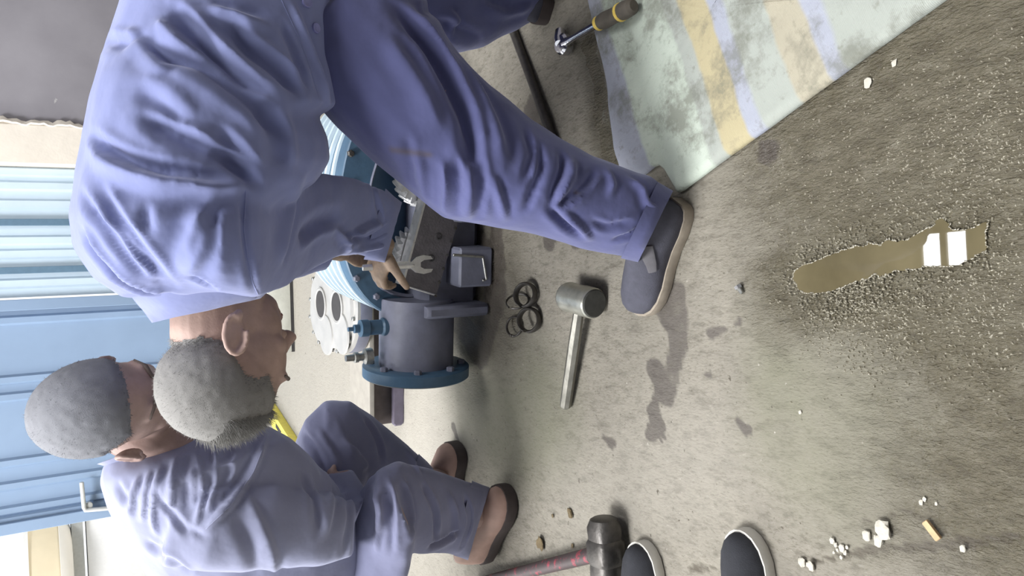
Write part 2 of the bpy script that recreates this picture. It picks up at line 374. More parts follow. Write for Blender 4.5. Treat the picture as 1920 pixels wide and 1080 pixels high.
# ------------------------------------------------------------------ floor
xs = np.concatenate([np.linspace(-7, -1.5, 23)[:-1], np.arange(-1.5, 1.3, .01), np.linspace(1.3, 7, 24)])
ys = np.concatenate([np.linspace(-4, .3, 14)[:-1], np.arange(.3, 3.0, .01), np.arange(3.0, 5.4, .04), np.linspace(5.4, 10, 12)])
X, Y = np.meshgrid(xs, ys); sh = X.shape
pt = np.stack([X.ravel(), Y.ravel(), np.zeros(X.size)], 1)
def gpl(l): return [G(*p)[:2] for p in l]
jit = (vnoise(pt, 14, 3)*.012+vnoise(pt, 42, 5)*.007).reshape(sh)
def band(l, r, soft=.01): return np.clip(1-(dist_poly(X, Y, gpl(l))+jit-r)/soft, 0, 1)
stain = np.zeros(sh)
for l, r in [([(1262, 560), (1272, 640), (1262, 700), (1245, 730)], .030), ([(1225, 690), (1245, 730)], .028), ([(1232, 560), (1250, 600)], .022), ([(1220, 770), (1230, 745)], .010), ([(1222, 815), (1232, 800)], .014), ([(1240, 830), (1244, 822)], .004),
             ([(1388, 605), (1378, 612)], .010), ([(1342, 626), (1372, 612)], .004), ([(1440, 285), (1446, 282)], .013), ([(1385, 795), (1400, 805)], .008), ([(1320, 705), (1330, 700)], .007), ([(1030, 455), (1038, 430)], .026), ([(1075, 445), (1080, 448)], .018), ([(1000, 200), (1025, 240), (1035, 265)], .034), ([(990, 215), (1010, 250)], .03),
             ([(880, 420), (930, 540), (900, 660), (860, 600)], .05), ([(930, 430), (935, 500)], .03), ([(850, 800), (860, 830)], .004), ([(1130, 820), (1145, 835)], .012), ([(1255, 860), (1258, 868)], .006), ([(1340, 625), (1332, 628)], .008)]:  # first two bands on this line paint the shade around the pump foot
    stain = np.maximum(stain, band(l, r)*(.72 if r < .029 else .62))
wet = np.zeros(sh)
for l, r, s in [([(1600, 300), (1700, 420), (1800, 520)], .12, .12), ([(1800, 150), (1900, 350)], .10, .12), ([(1480, 540), (1560, 540), (1700, 500)], .05, .05), ([(1700, 100), (1880, 60)], .06, .08), ([(1840, 600), (1880, 800), (1860, 960)], .05, .12), ([(1550, 330), (1640, 230)], .05, .08)]:
    wet = np.maximum(wet, np.clip(band(l, r*.8, s*2.4), 0, 1))
wet = np.maximum(wet, .85*band([(1110, 90), (1150, 300)], .025, .06)); wet = np.maximum(wet, .33*band([(1640, 1010), (1920, 940)], .03, .08)); wet = np.maximum(wet, .45*band([(930, 400), (930, 600)], .1, .1))  # last band paints more of the pump's shade
green = np.clip(band([(870, 760), (960, 800), (1010, 760)], .08, .16)+band([(1480, 800), (1560, 900), (1700, 800)], .04, .12)*.8+band([(1470, 640), (1560, 660)], .04, .1)*.7, 0, 1)
pale = np.clip(band([(600, 690), (640, 740), (560, 620)], .5, .9)+band([(800, 800), (820, 780)], .05, .25)*.6+band([(1100, 960), (1300, 860)], .04, .18)*.35, 0, 1)  # overlit floor towards the doorway painted as paler colour
crk = [([(1500, 1055), (1580, 1045), (1640, 1030), (1700, 1026), (1760, 1024), (1830, 1015), (1900, 1003)], .006, .8), ([(1620, 980), (1660, 972), (1688, 955), (1720, 972), (1740, 985)], .003, .7), ([(1290, 1068), (1340, 1066), (1380, 1066)], .003, .7), ([(1395, 800), (1440, 790)], .002, .5)]
crack = np.zeros(sh)
for l, r, a in crk: crack = np.maximum(crack, a*np.clip(1-(dist_poly(X, Y, gpl(l))+jit*.5-r)/.006, 0, 1))
Z = (vnoise(pt, 5, 1)*.0016+vnoise(pt, 30, 2)*.0010+vnoise(pt, 75, 4)*.0006).reshape(sh)-.0014-crack*.006
inner = (X > -1.45) & (X < 1.25) & (Y > .35) & (Y < 2.95); Z = np.where(inner, Z, -.001)
puddle_line = gpl([(1500, 540), (1600, 510), (1700, 490), (1830, 455)])
Z = Z-np.clip(1-dist_poly(X, Y, puddle_line)/.09, 0, 1)*.0035
nx, ny = len(xs), len(ys)
fv = np.stack([X.ravel(), Y.ravel(), Z.ravel()], 1)
ii = (np.arange(ny-1)[:, None]*nx+np.arange(nx-1)[None, :]).ravel()
floor = meshobj('floor', fv, np.stack([ii, ii+1, ii+nx+1, ii+nx], 1), 'floor'); floor['kind'] = 'structure'
for nm, arr in (('stain', stain), ('wet', wet), ('green', green), ('pale', pale), ('crack', crack)):
    at = floor.data.attributes.new(nm, 'FLOAT', 'POINT'); at.data.foreach_set('value', arr.ravel().astype(np.float32))

# ------------------------------------------------------------------ far wall, doors, roof
WY = 5.0
def struct(o): o['kind'] = 'structure'; return o
struct(hard(MB().box((3.55, WY+.1, 2.5), (2.5, 0, 0), (0, .1, 0), (0, 0, 2.5)), 'wall_back', 'greywall'))
struct(hard(MB().box((0, WY+.1, 3.9), (1.35, 0, 0), (0, .1, 0), (0, 0, 1.1)), 'wall_lintel', 'greywall'))
struct(hard(MB().box((.93, WY+.06, 2.5), (.115, 0, 0), (0, .1, 0), (0, 0, 2.5), .012), 'trim_1', 'plaster'))
mbp = MB(); R_ = []
for i in range(120):   # broken plaster lip between grey wall and beige jamb
    z = i*.021; a = 1.045+.006*math.sin(i*.9)+random.uniform(-.006, .006); w_ = .012+random.random()*.016
    R_.append([np.array([a-.01, WY-.038, z]), np.array([a, WY-.046, z]), np.array([a+w_, WY-.03, z]), np.array([a+w_, WY+.02, z]), np.array([a-.01, WY+.02, z])])
mbp.rings(R_); o = hard(mbp, 'plaster_lip', 'plaster', bpy.data.objects['trim_1'])
# corrugated door leaves: real profile, folded sheet
def sheet_door(name, x0, x1, prof, mat, y, zt=2.8):
    e = struct(thing(name, None, None, (x0, y, 0))); 
    pts = [(x0, 0)]+[(x0+a, d) for a, d in prof]+[(x1, 0)]
    mb = MB(); fr = [[np.array([x, y-d, .03]) for x, d in pts], [np.array([x, y-d, zt]) for x, d in pts]]
    bk = [[p+np.array([0, .03+(y-p[1]), 0]) for p in r] for r in fr]
    mb.rings([fr[0]+bk[0][::-1], fr[1]+bk[1][::-1]]); hard(mb, 'corrugated_panel', mat, e, 20); return e
def ribs(xs_, w, d, s=.012):
    r = []
    for x in xs_: r += [(x-w/2-s, 0), (x-w/2, d), (x+w/2, d), (x+w/2+s, 0)]
    return r
def wx(py, px=70): return P(px, py, WY)[0]
def prof_from(pys, x0, w, d): return ribs(sorted(wx(p)-x0 for p in pys), w, d)
xm = wx(560); xr = .815; xl = wx(993, 60)
d1 = sheet_door('door_1', xm+.012, xr, prof_from([322, 348, 382, 450, 475, 530], xm+.012, .035, .018), 'doorlit', WY+.03)  # brighter light on this leaf is put into its paler blue
for py in (417, 506):
    x = wx(py, 70); hard(MB().box((x, WY-.005, 1.4), (.018, 0, 0), (0, .012, 0), (0, 0, 1.36)), 'dark_seam_strip', 'doorgap', d1)
d2 = sheet_door('door_2', xl, xm, prof_from([598, 708, 740, 862, 905, 950, 968], xl, .03, .022), 'doorblue', WY+.03)
for x in (xl+.03, xm-.03): hard(MB().box((x, WY-.01, 1.4), (.03, 0, 0), (0, .02, 0), (0, 0, 1.38)), 'door_frame_bar', 'doorblue', d2)
b0, b1, b2 = P(153, 905, WY-.05), P(158, 957, WY-.05), P(215, 952, WY-.05)
hard(MB().tube([b0, b1*.9+b0*.1, b1*.96+b2*.04, b1*.85+b2*.15, b2], .012, 10), 'latch_rod', 'latch', d2)
hard(MB().lathe(P(166, 946, WY-.01), (0, -1, 0), [(0, .02), (.03, .02), (.034, .014)], 12), 'latch_boss', 'latch', d2)
# roof with two skylight openings (they show in the puddle)
def roofbox(x0, x1, y0, y1, nm): return struct(hard(MB().box(((x0+x1)/2, (y0+y1)/2, 5.06), ((x1-x0)/2, 0, 0), (0, (y1-y0)/2, 0), (0, 0, .06)), nm, 'roof'))
roofbox(-6, -.01, 3.05, 3.75, 'ceiling'); roofbox(.25, 6, 3.05, 3.75, 'ceiling'); roofbox(-.01, .25, 3.40, 3.45, 'ceiling'); roofbox(-.01, .25, 3.05, 3.25, 'ceiling'); roofbox(-.01, .25, 3.60, 3.75, 'ceiling')
kk = NT('backlit_roof_sheet'); kk.b.inputs['Emission Color'].default_value = (.93, .96, 1, 1); kk.b.inputs['Emission Strength'].default_value = 30; MT['skylight'] = kk.out((.8, .82, .85), .5)
for q_, (a_, b_) in enumerate([(3.25, 3.40), (3.45, 3.60)]): struct(hard(MB().box((.12, (a_+b_)/2, 5.05), (.13, 0, 0), (0, (b_-a_)/2, 0), (0, 0, .02)), 'window_%d' % (q_+1), 'skylight'))
roofbox(-6, 6, 3.75, 5.6, 'ceiling'); roofbox(-6, 6, -5, 3.05, 'ceiling')
struct(hard(MB().box((0, -5.1, 2.5), (6, 0, 0), (0, .1, 0), (0, 0, 2.5)), 'wall_front', 'greywall'))
struct(hard(MB().box((6.1, .25, 2.5), (.1, 0, 0), (0, 5.3, 0), (0, 0, 2.5)), 'wall_right', 'greywall'))
# outside: white low wall with grey coping, cream tub on it
struct(hard(MB().box((-4.2, 7.2, .42), (2.6, 0, 0), (0, .12, 0), (0, 0, .44)), 'wall_yard', 'outwall'))
struct(hard(MB().box((-4.2, 7.2, .925), (2.65, 0, 0), (0, .2, 0), (0, 0, .04)), 'trim_2', 'kerbgrey'))
tb = P(40, 1075, 7.1); 
tub = thing('plastic_tub', 'cream round plastic tub with white rim standing outside beside the blue door', 'tub', (tb[0], tb[1], .965))
R0 = .40
hard(MB().lathe((tb[0], tb[1], .97), (0, 0, 1), [(0, R0*.55), (.012, R0*.72), (.045, R0*.87), (.10, R0*.96), (.30, R0), (.30, R0*.96), (.04, R0*.84), (.035, .01)], 40), 'tub_wall', 'tub', tub)
hard(MB().lathe((tb[0], tb[1], .965), (0, 0, 1), [(0, R0*.60), (.010, R0*.78), (.042, R0*.92), (.085, R0*.99), (.088, R0*.96), (.05, R0*.88), (.02, R0*.7)], 40), 'tub_base_ring', 'tubrim', tub)
hard(MB().lathe((tb[0], tb[1], 1.25), (0, 0, 1), [(0, R0*1.0), (.0, R0*1.05), (.03, R0*1.05), (.03, R0*.98), (0, R0*.97)], 40), 'tub_rim', 'tubrim', tub)

# ------------------------------------------------------------------ machine (twin-screw pump)
YAW = math.radians(9.4)
ax = np.array([math.sin(YAW), math.cos(YAW), 0]); lf = np.array([-math.cos(YAW), math.sin(YAW), 0]); UP = np.array([0, 0, 1.0])
O = np.array([.13, 1.93, 0])
def mpl(px, py, v=0.0):     # where the line of sight meets the cross-section plane v behind the front
    d = ray(px, py); t = ((O+ax*v)-CAM).dot(ax)/d.dot(ax); return CAM+d*t
def resample(pts, n):
    pts = [np.asarray(p, float) for p in pts]+[np.asarray(pts[0], float)]
    # Catmull-Rom then even spacing
    q = []; m = len(pts)-1
    for i in range(m):
        p0, p1, p2, p3 = pts[(i-1) % m], pts[i], pts[(i+1) % m], pts[(i+2) % m]
        for t in np.linspace(0, 1, 12, endpoint=False):
            q.append(.5*((2*p1)+(-p0+p2)*t+(2*p0-5*p1+4*p2-p3)*t*t+(-p0+3*p1-3*p2+p3)*t**3))
    q = np.array(q+[q[0]]); s = np.concatenate([[0], np.cumsum(np.linalg.norm(np.diff(q, axis=0), axis=1))])
    return [np.array([np.interp(x, s, q[:, c2]) for c2 in range(q.shape[1])]) for x in np.linspace(0, s[-1], n, endpoint=False)]
pump = thing('screw_pump', 'opened blue twin screw pump with ribbed casing, standing on floor between the two workers', 'pump', O)
VF = .10
outer = [mpl(x, y, VF) for x, y in [(637, 400), (643, 465), (660, 522), (692, 567), (732, 592), (775, 601), (820, 596), (858, 570), (872, 500), (878, 380), (866, 270), (830, 190), (760, 158), (700, 190), (662, 250), (642, 325)]]
outer = resample(outer, 64); oc = np.mean(outer, 0)
inner_ = resample([mpl(x, y, VF) for x, y in [(690, 400), (692, 460), (700, 520), (724, 545), (765, 556), (800, 545), (830, 500), (840, 400), (830, 300), (790, 250), (730, 260), (698, 330)]], 64)
def shift(r, v, sc=1.0, c0=None):
    c0 = oc if c0 is None else c0; return [c0+(p-c0)*sc+ax*v for p in r]
# front flange ring
mb = MB(); mb.rings([shift(outer, .06, 1), shift(outer, .004, 1), shift(outer, 0, .985), inner_, shift(inner_, .06, 1, np.mean(inner_, 0)), shift(inner_, .16, .95, np.mean(inner_, 0))], cap=False)
hard(mb, 'front_flange', 'blue', pump)
mb = MB(); mb.rings([shift(inner_, -.001, 1.02, np.mean(inner_, 0)), shift(inner_, -.008, 1.0, np.mean(inner_, 0)), shift(inner_, -.001, .965, np.mean(inner_, 0))], cap=False); hard(mb, 'bore_lip', 'bluegrey', pump)
mb = MB(); mb.rings([shift(inner_, .14, 1.0, np.mean(inner_, 0)), shift(inner_, .15, .5, np.mean(inner_, 0))]); hard(mb, 'bore_back', 'iron', pump)
# ribbed casing
prof = [(.06, .97)]; v = .075
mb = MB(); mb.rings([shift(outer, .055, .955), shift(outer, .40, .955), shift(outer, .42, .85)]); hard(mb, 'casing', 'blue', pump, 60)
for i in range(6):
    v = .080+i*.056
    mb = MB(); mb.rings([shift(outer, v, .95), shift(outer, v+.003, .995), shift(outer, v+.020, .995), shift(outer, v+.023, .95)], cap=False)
    hard(mb, 'casing_rib', 'litblue', pump, 50)  # pale colour stands for light on the blue rib tops
# flange bolts
for x, y in [(657, 288), (668, 522), (705, 556), (731, 575), (758, 582), (652, 345), (661, 480), (690, 240)]:
    c0 = mpl(x, y, VF); hard(MB().lathe(c0, -ax, [(-.004, .010), (.007, .010), (.010, .007)], 6), 'flange_bolt', 'darkmetal' if y < 300 else 'bluegrey', pump, 30)
# rotors with helical teeth
def rotor(c0, r, n, L, name):
    mb = MB(); R = []
    for q in range(7):
        v2 = q/6*L; ring = []
        for j in range(n*4):
            a = 2*math.pi*j/(n*4)+q*.05; rr = r if (j % 4) in (0, 1) else r*.84
            ring.append(c0+ax*v2+rr*(math.cos(a)*lf+math.sin(a)*UP))
        R.append(ring)
    mb.rings(R); g = hard(mb, name, 'steel', pump, 25)
    hard(MB().lathe(c0, -ax, [(-.01, r*.5), (.004, r*.5), (.008, r*.42), (.03, r*.24), (.034, r*.2)], 24), 'rotor_shaft', 'steel', g)
rotor(mpl(800, 332, .05), .086, 24, .042, 'rotor_gear'); rotor(mpl(792, 474, .05), .078, 24, .042, 'rotor_gear')
# front cover plate (leaning rectangle) with machined edge
pc = [mpl(757, 535, .0), mpl(812, 330, .0), mpl(878, 352, .0), mpl(818, 554, .0)]
mb = MB(); mb.extrude(pc, ax*.045); plate = hard(mb, 'cover_plate', 'iron', pump, 20)
e1 = nrm(pc[1]-pc[0]); nup = nrm(np.cross(ax, e1)); nup = nup if nup[2] > 0 else -nup
mb = MB(); mb.box((pc[0]+pc[1])/2+ax*.0225+nup*.003, (pc[1]-pc[0])/2, ax*.0225, nup*.003); hard(mb, 'machined_edge', 'steel', plate)
mb = MB(); mb.tube([pc[0]-ax*.001, pc[3]-ax*.001], .003, 6); hard(mb, 'plate_rim', 'steel', plate)
for x, y in [(822, 443), (808, 484), (846, 395)]:
    hard(MB().lathe(mpl(x, y, 0), -ax, [(-.002, .010), (.002, .0105), (.003, .007), (-.001, .006)], 14), 'plate_hole', 'hole', plate)
for q in range(9):
    t = q/8; p = pc[3]*(1-t)+pc[2]*t-ax*.002; hard(MB().lathe(p+UP*.004, -ax, [(0, .004), (.003, .004)], 8), 'plate_stud', 'darkmetal', plate)
# trough and base under the plate
b0 = [mpl(775, 560, .03), mpl(860, 300, .03)]
mb = MB(); mb.box(O+ax*.20+lf*.02+UP*.09, lf*.17, ax*.17, UP*.09, .02); hard(mb, 'base_block', 'bluegrey', pump)
mb = MB(); cB = G(922, 505, 0); 
fo = [mpl(852, 478, -.02), mpl(912, 486, -.02), mpl(920, 526, -.02), mpl(862, 520, -.02)]
mb = MB(); mb.box(O+lf*.06+UP*.055-ax*.0, lf*.055, ax*.05, UP*.053, .006); ft = hard(mb, 'mounting_foot', 'bluegrey', pump)
mb = MB(); mb.tube([mpl(850, 478, -.052), mpl(905, 482, -.052), mpl(912, 524, -.052), mpl(905, 526, -.052)], .004, 8); hard(mb, 'foot_edge', 'dull', ft)
mb = MB(); mb.box(O-lf*.12+UP*.055, lf*.055, ax*.05, UP*.053, .006); hard(mb, 'mounting_foot', 'bluegrey', pump)
# discharge branch: pipe and flanges along the left
fcn = P(780, 690, 2.085); 
pr = .108
mb = MB(); mb.lathe(fcn, -lf, [(0, pr), (.205, pr), (.21, pr*.98)], 48); hard(mb, 'branch_pipe', 'bluegrey', pump, 40)
mb = MB(); mb.lathe(fcn+lf*.022, -lf, [(0, .085), (0, .150), (.004, .155), (.032, .155), (.036, .150), (.036, pr*.97)], 56); fl = hard(mb, 'branch_flange', 'blue', pump, 40)
mb = MB(); mb.lathe(fcn+lf*.019, -lf, [(0, .084), (.06, .084), (.061, .01)], 40); hard(mb, 'flange_bore', 'hole', fl)
for q in range(8):
    a = 2*math.pi*(q+.5)/8; hard(MB().lathe(fcn-lf*.014+.131*(math.cos(a)*ax+math.sin(a)*UP), -lf, [(0, .011), (.010, .011), (.012, .008)], 6), 'flange_nut', 'bluegrey', fl, 30)
zt = P(764, 585, 2.06)[2]; mb = MB(); mb.box(fcn*np.array([1, 1, 0])-lf*.185+UP*zt/2, lf*.017, ax*.135, UP*(zt/2-.002), .008); hard(mb, 'branch_plate', 'bluegrey', pump, 40)
# relief valve and plug on the branch
vb = P(726, 612, 2.05); vt = P(676, 613, 2.05)
hard(MB().lathe(vb-UP*.03, UP, [(0, .028), (.045, .026), (.05, .021), (.085, .021), (.088, .024), (.11, .024), (.113, .012), (.128, .012), (.13, .006), (.145, .006)], 22), 'relief_valve', 'blue', pump, 30)
hb = P(690, 668, 2.07)
hard(MB().lathe(hb-UP*.01, UP, [(0, .024), (.02, .022), (.024, .011), (.038, .011), (.04, .015), (.05, .015), (.052, .010), (.075, .009)], 16), 'drain_plug', 'dull', pump, 30)

# ------------------------------------------------------------------ steel beam, cover casting, slab behind
def at_h(px, py, z): return G(px, py, z)
bm_ = thing('steel_beam', 'dark steel channel beam with top coloured as lit lying on floor behind the pump', 'beam', (-.15, 2.62, 0))
dirb = nrm(G(755, 795)-G(755, 600)); dirb = np.array([dirb[0], dirb[1], 0]); pb = np.array([-dirb[1], dirb[0], 0]); pb = pb if pb[1] > 0 else -pb
e0 = G(755, 796); L = .95; bc = e0-dirb*L/2
hard(MB().box(bc+pb*.07+UP*.128, dirb*L/2, pb*.10, UP*.008, .003), 'top_flange', 'beamtop', bm_)  # lighter grey paints in the light falling on the top
hard(MB().box(bc+pb*.045+UP*.07, dirb*L/2, pb*.012, UP*.052, .003), 'web', 'beam', bm_)
hard(MB().box(bc+pb*.05+UP*.009, dirb*L/2, pb*.05, UP*.009, .003), 'bottom_flange', 'beam', bm_)
hard(MB().box(bc+pb*.0+UP*.02, dirb*L/2, pb*.012, UP*.018, .006), 'edge_rail', 'rail', bm_)
cz = .137
cover = thing('pump_end_cover', 'bright machined end cover casting with two round bores lying on beam behind pump', 'cover', (.02, 3.0, .13))
cpl = [at_h(x, y, .20) for x, y in [(583, 560), (583, 600), (596, 640), (622, 660), (650, 660), (664, 630), (668, 585), (664, 535), (652, 506), (624, 494), (600, 502), (586, 525)]]
cpl = resample(cpl, 56); cc = np.mean(cpl, 0)
def zsc(r, s2, dz): return [cc+(p-cc)*s2+UP*dz for p in r]
mb = MB(); mb.rings([zsc(cpl, .97, -.061), zsc(cpl, 1.0, -.058), zsc(cpl, 1.0, -.006), zsc(cpl, .985, 0), zsc(cpl, .90, 0.0), zsc(cpl, .88, .010), zsc(cpl, .5, .012)])
co_ = hard(mb, 'cover_casting', 'cover', cover, 30)
mb = MB(); mb.rings([zsc(cpl, 1.002, -.057), zsc(cpl, 1.006, -.055), zsc(cpl, 1.006, -.018), zsc(cpl, 1.002, -.016)], cap=False); hard(mb, 'blue_side', 'bluegrey', cover)
for x, y in [(602, 570), (632, 575)]:
    c0 = at_h(x, y, .213); hard(MB().lathe(c0, UP, [(-.002, .062), (.004, .062), (.006, .056), (.003, .050)], 32), 'bearing_rim', 'cover', cover, 30)
    hard(MB().lathe(c0, UP, [(-.02, .050), (.0035, .050), (.0036, .0)], 32), 'bearing_bore', 'hole', cover, 30)
for x, y in [(612, 628), (640, 625)]:
    hard(MB().lathe(at_h(x, y, .212), UP, [(-.002, .075), (.004, .072), (.005, .0)], 32), 'machined_boss', 'cover', cover, 30)
for q in range(18):
    p = zsc(cpl, .945, 0)[int(q*56/18)]; hard(MB().lathe(p, UP, [(-.002, .008), (.008, .008), (.010, .006)], 6), 'cover_bolt', 'dull', cover, 30)
hard(MB().box(np.array([cc[0], cc[1]+.10, .069]), lf*.10, ax*.05, UP*.069), 'cover_support', 'beam', cover)
# wrapped slab at the far left
sl = [G(x, y) for x, y in [(549, 520), (553, 658)]]
dsl = (sl[1]-sl[0]); msl = (sl[0]+sl[1])/2; pbk = np.array([dsl[1], -dsl[0], 0]); pbk = nrm(pbk if pbk[1] > 0 else -pbk)
slab = thing('wrapped_slab', 'off-white ragged board bundle lying on the floor behind the bent worker', 'board', msl)
mb = MB(); R = []
for i in range(21):
    t = i/20; p = sl[0]*(1-t)+sl[1]*t; hh = .11+.018*math.sin(t*9)+random.uniform(-.008, .008)
    R.append([p+UP*.016, p-pbk*.006+UP*hh*.5, p+pbk*.008+UP*hh, p+pbk*.13+UP*(hh+.015), p+pbk*.28+UP*(hh*.9), p+pbk*.30+UP*.016])
mb.rings(R); hard(mb, 'wrapped_board', 'slab', slab, 60)
hard(MB().box(msl+pbk*.15+UP*.008, dsl/2*1.02, pbk*.148, UP*.008), 'under_shadow_strip', 'hole', slab)  # dark strip stands in for the shadow line beneath the slab

# ------------------------------------------------------------------ loose things on the floor
# mallet
mh0, mh1 = G(1068, 557, .036), G(1110, 568, .036); mdir = nrm(mh1-mh0); mdir[2] = 0; mc = (mh0+mh1)/2; mc[2] = .036
mal = thing('mallet', 'steel cylinder mallet with pipe handle lying on floor near the dark suede shoe', 'mallet', (mc[0], mc[1], 0))
hard(MB().lathe(mc-mdir*.052, mdir, [(0, .030), (.002, .0345), (.012, .036), (.03, .035), (.06, .035), (.064, .036), (.10, .0355), (.103, .033)], 36), 'mallet_head', 'malsteel', mal, 30)
hard(MB().lathe(mc+mdir*.049, mdir, [(0, .033), (.004, .0325), (.006, .030), (.0062, .0)], 36), 'striking_face', 'malend', mal, 30)
hard(MB().lathe(mc-mdir*.052, -mdir, [(-.001, .033), (.003, .032), (.004, .029), (.0042, .0)], 36), 'striking_face', 'malend', mal, 30)
he = G(1060, 762, .014); hs = mc+nrm(he-mc)*.03; hs[2] = .034
MBh = MB(); MBh.tube([hs, hs*.7+he*.3, he*.97+hs*.03, he], [.0125, .0145, .0145, .013], 8); hard(MBh, 'handle', 'pipe', mal, 20)
# sledge hammer
sc0, sc1 = G(1131, 972, .045), G(1139, 1085, .045); sd = nrm(sc1-sc0); smid = G(1136, 1034, .045)
sl_ = thing('sledge_hammer', 'old sledge hammer with worn red steel handle lying beside the black shoes', 'hammer', (smid[0], smid[1], 0))
sq = lambda c0, r, f: [c0+r*(math.copysign(abs(math.cos(a))**f, math.cos(a))*np.cross(sd, UP)+math.copysign(abs(math.sin(a))**f, math.sin(a))*UP) for a in np.linspace(0, 2*math.pi, 24, endpoint=False)+.2]
mb = MB(); mb.rings([sq(smid+sd*t, r, f) for t, r, f in [(-.076, .024, 1), (-.072, .031, 1), (-.055, .036, .75), (-.028, .033, .6), (-.02, .037, .55), (.02, .037, .55), (.028, .033, .6), (.055, .036, .75), (.072, .031, 1), (.076, .024, 1)]]); hard(mb, 'hammer_head', 'darkmetal', sl_, 32)
hE = G(880, 1098, .035)
hard(MB().tube([smid+nrm(hE-smid)*(-.02), smid+nrm(hE-smid)*.06, hE*.5+smid*.5, hE], [.019, .0185, .017, .016], 14), 'handle', 'redblack', sl_)
hard(MB().lathe(smid+nrm(hE-smid)*.028, nrm(hE-smid), [(0, .028), (.012, .026), (.018, .021), (.02, .018)], 18), 'weld_collar', 'dull', sl_, 25)
# ratchet wrench
rh, rg0, rg1 = G(1055, 83, .022), G(1122, 44, .040), G(1185, 12, .044)
rat = thing('ratchet_wrench', 'chrome ratchet wrench with socket and grey grip lying at the edge of striped sheet', 'wrench', (rh[0], rh[1], 0))
rd = nrm(rg0-rh); up_ = np.array([0, 0, 1.0])
hard(MB().lathe(rh-up_*.016, up_, [(0, .018), (.002, .025), (.02, .025), (.026, .020), (.028, .009)], 24), 'ratchet_head', 'chrome', rat, 30)
hard(MB().tube([rh+rd*.012, rh+rd*.035, rh*.6+rg0*.4, rg0], [.013, .0085, .0075, .0085], 12), 'shaft', 'chrome', rat)
hard(MB().tube([rg0-rd*.006, rg0, rg0+rd*.012], [.012, .016, .014], 16), 'yellow_collar', 'yellow', rat)
hard(MB().tube([rg0+rd*.008, rg0*.8+rg1*.2, rg0*.5+rg1*.5, rg0*.2+rg1*.8, rg1], [.0155, .018, .0165, .019, .017], 16), 'grip', 'grip', rat)
hard(MB().tube([rg0*.35+rg1*.65, rg0*.3+rg1*.7], [.0195, .0195], 16), 'yellow_band', 'yellow', rat)
so0 = rh+np.array([.0, .0, .010]); so1 = P(1052, 48, rh[1]+.03); sdir = nrm(so1-so0)
hard(MB().lathe(so0, sdir, [(0, .010), (.012, .0125), (.014, .0135), (.045, .0135), (.046, .010), (.035, .009)], 18), 'socket', 'chrome', rat, 30)
# steel bar
r0, r1 = G(962, 58, .012), G(1040, 272, .012); rdv = nrm(r1-r0)
tag(hard(MB().tube([r0-rdv*.05, r0, r0*.5+r1*.5+np.array([.004, .0, 0]), r1, r1+rdv*.02], .0115, 12), 'steel_bar', 'darkmetal'), 'dark round steel bar lying on oil stain between the bent worker\'s legs', 'bar')
# clamps / snap rings
def torus(c0, nrm_, R1, r1, n=40, m=8, a0=0, a1=2*math.pi, flat=1.0):
    nn = nrm(nrm_); u = nrm(np.cross(nn, [0.3, 0.9, .2])); w = np.cross(nn, u); mb = MB(); R = []
    full = abs(a1-a0-2*math.pi) < 1e-6
    A = np.linspace(a0, a1, n, endpoint=not full)
    for a in A:
        d = math.cos(a)*u+math.sin(a)*w; R.append([c0+d*(R1+r1*math.cos(b))+nn*r1*flat*math.sin(b) for b in np.linspace(0, 2*math.pi, m, endpoint=False)])
    if full: R.append(R[0]); return mb.rings(R, cap=False)
    return mb.rings(R), c0+(R1)*(math.cos(a0)*u+math.sin(a0)*w), c0+(R1)*(math.cos(a1)*u+math.sin(a1)*w)
def snapring(px, py, z, nv, R1, r1, label, flat=1.5, lugs=True):
    c0 = G(px, py, z); t = thing('snap_ring', label, 'ring', (c0[0], c0[1], 0), 'loose rings beside the mallet')
    mb, q0, q1 = torus(c0, nv, R1, r1, 44, 8, .25, 2*math.pi-.05, flat); hard(mb, 'ring_band', 'darkmetal', t, 50)
    if lugs:
        for q in (q0, q1): hard(MB().lathe(q-nrm(nv)*r1*flat, nv, [(0, r1*1.3), (2*r1*flat, r1*1.3), (2*r1*flat+.001, r1*.6)], 10), 'ring_lug', 'darkmetal', t)
snapring(964, 612, .012, (.15, -.35, 1), .026, .0028, 'thin dark snap ring with lugs, lying lowest on the floor of the ring cluster')
snapring(992, 600, .022, (.1, -.5, 1), .030, .0045, 'thick dark ring with shiny rim lying nearest the mallet head', 2.6, False)
snapring(985, 553, .024, (.2, -.45, 1), .030, .0045, 'thick dark ring lying nearest the pump foot', 2.6, False)
snapring(970, 565, .026, (.9, -.5, .5), .030, .0022, 'thin dark ring standing tilted between the two thick rings', 1.5, False)
# small bolt
bp = G(1383, 536, .006); bq = G(1391, 549, .005); bo = thing('small_bolt', 'small steel bolt lying on bare concrete right of the suede shoe', 'bolt', (bp[0], bp[1], 0))
hard(MB().lathe(bp, bq-bp, [(0, .0075), (.006, .0075), (.007, .005)], 6), 'bolt_head', 'steel', bo, 30); hard(MB().tube([bp, bq], .0042, 10), 'bolt_shank', 'dull', bo)
# wooden stick
w0, w1 = G(1734, 977, .005), G(1761, 1012, .005); wd = (w1-w0)/2; wp = nrm(np.cross(wd, UP))
tag(hard(MB().box((w0+w1)/2, wd, wp*.005, UP*.003, .001), 'wood_stick', 'wood'), 'short pale wooden stick lying by the floor crack', 'stick')
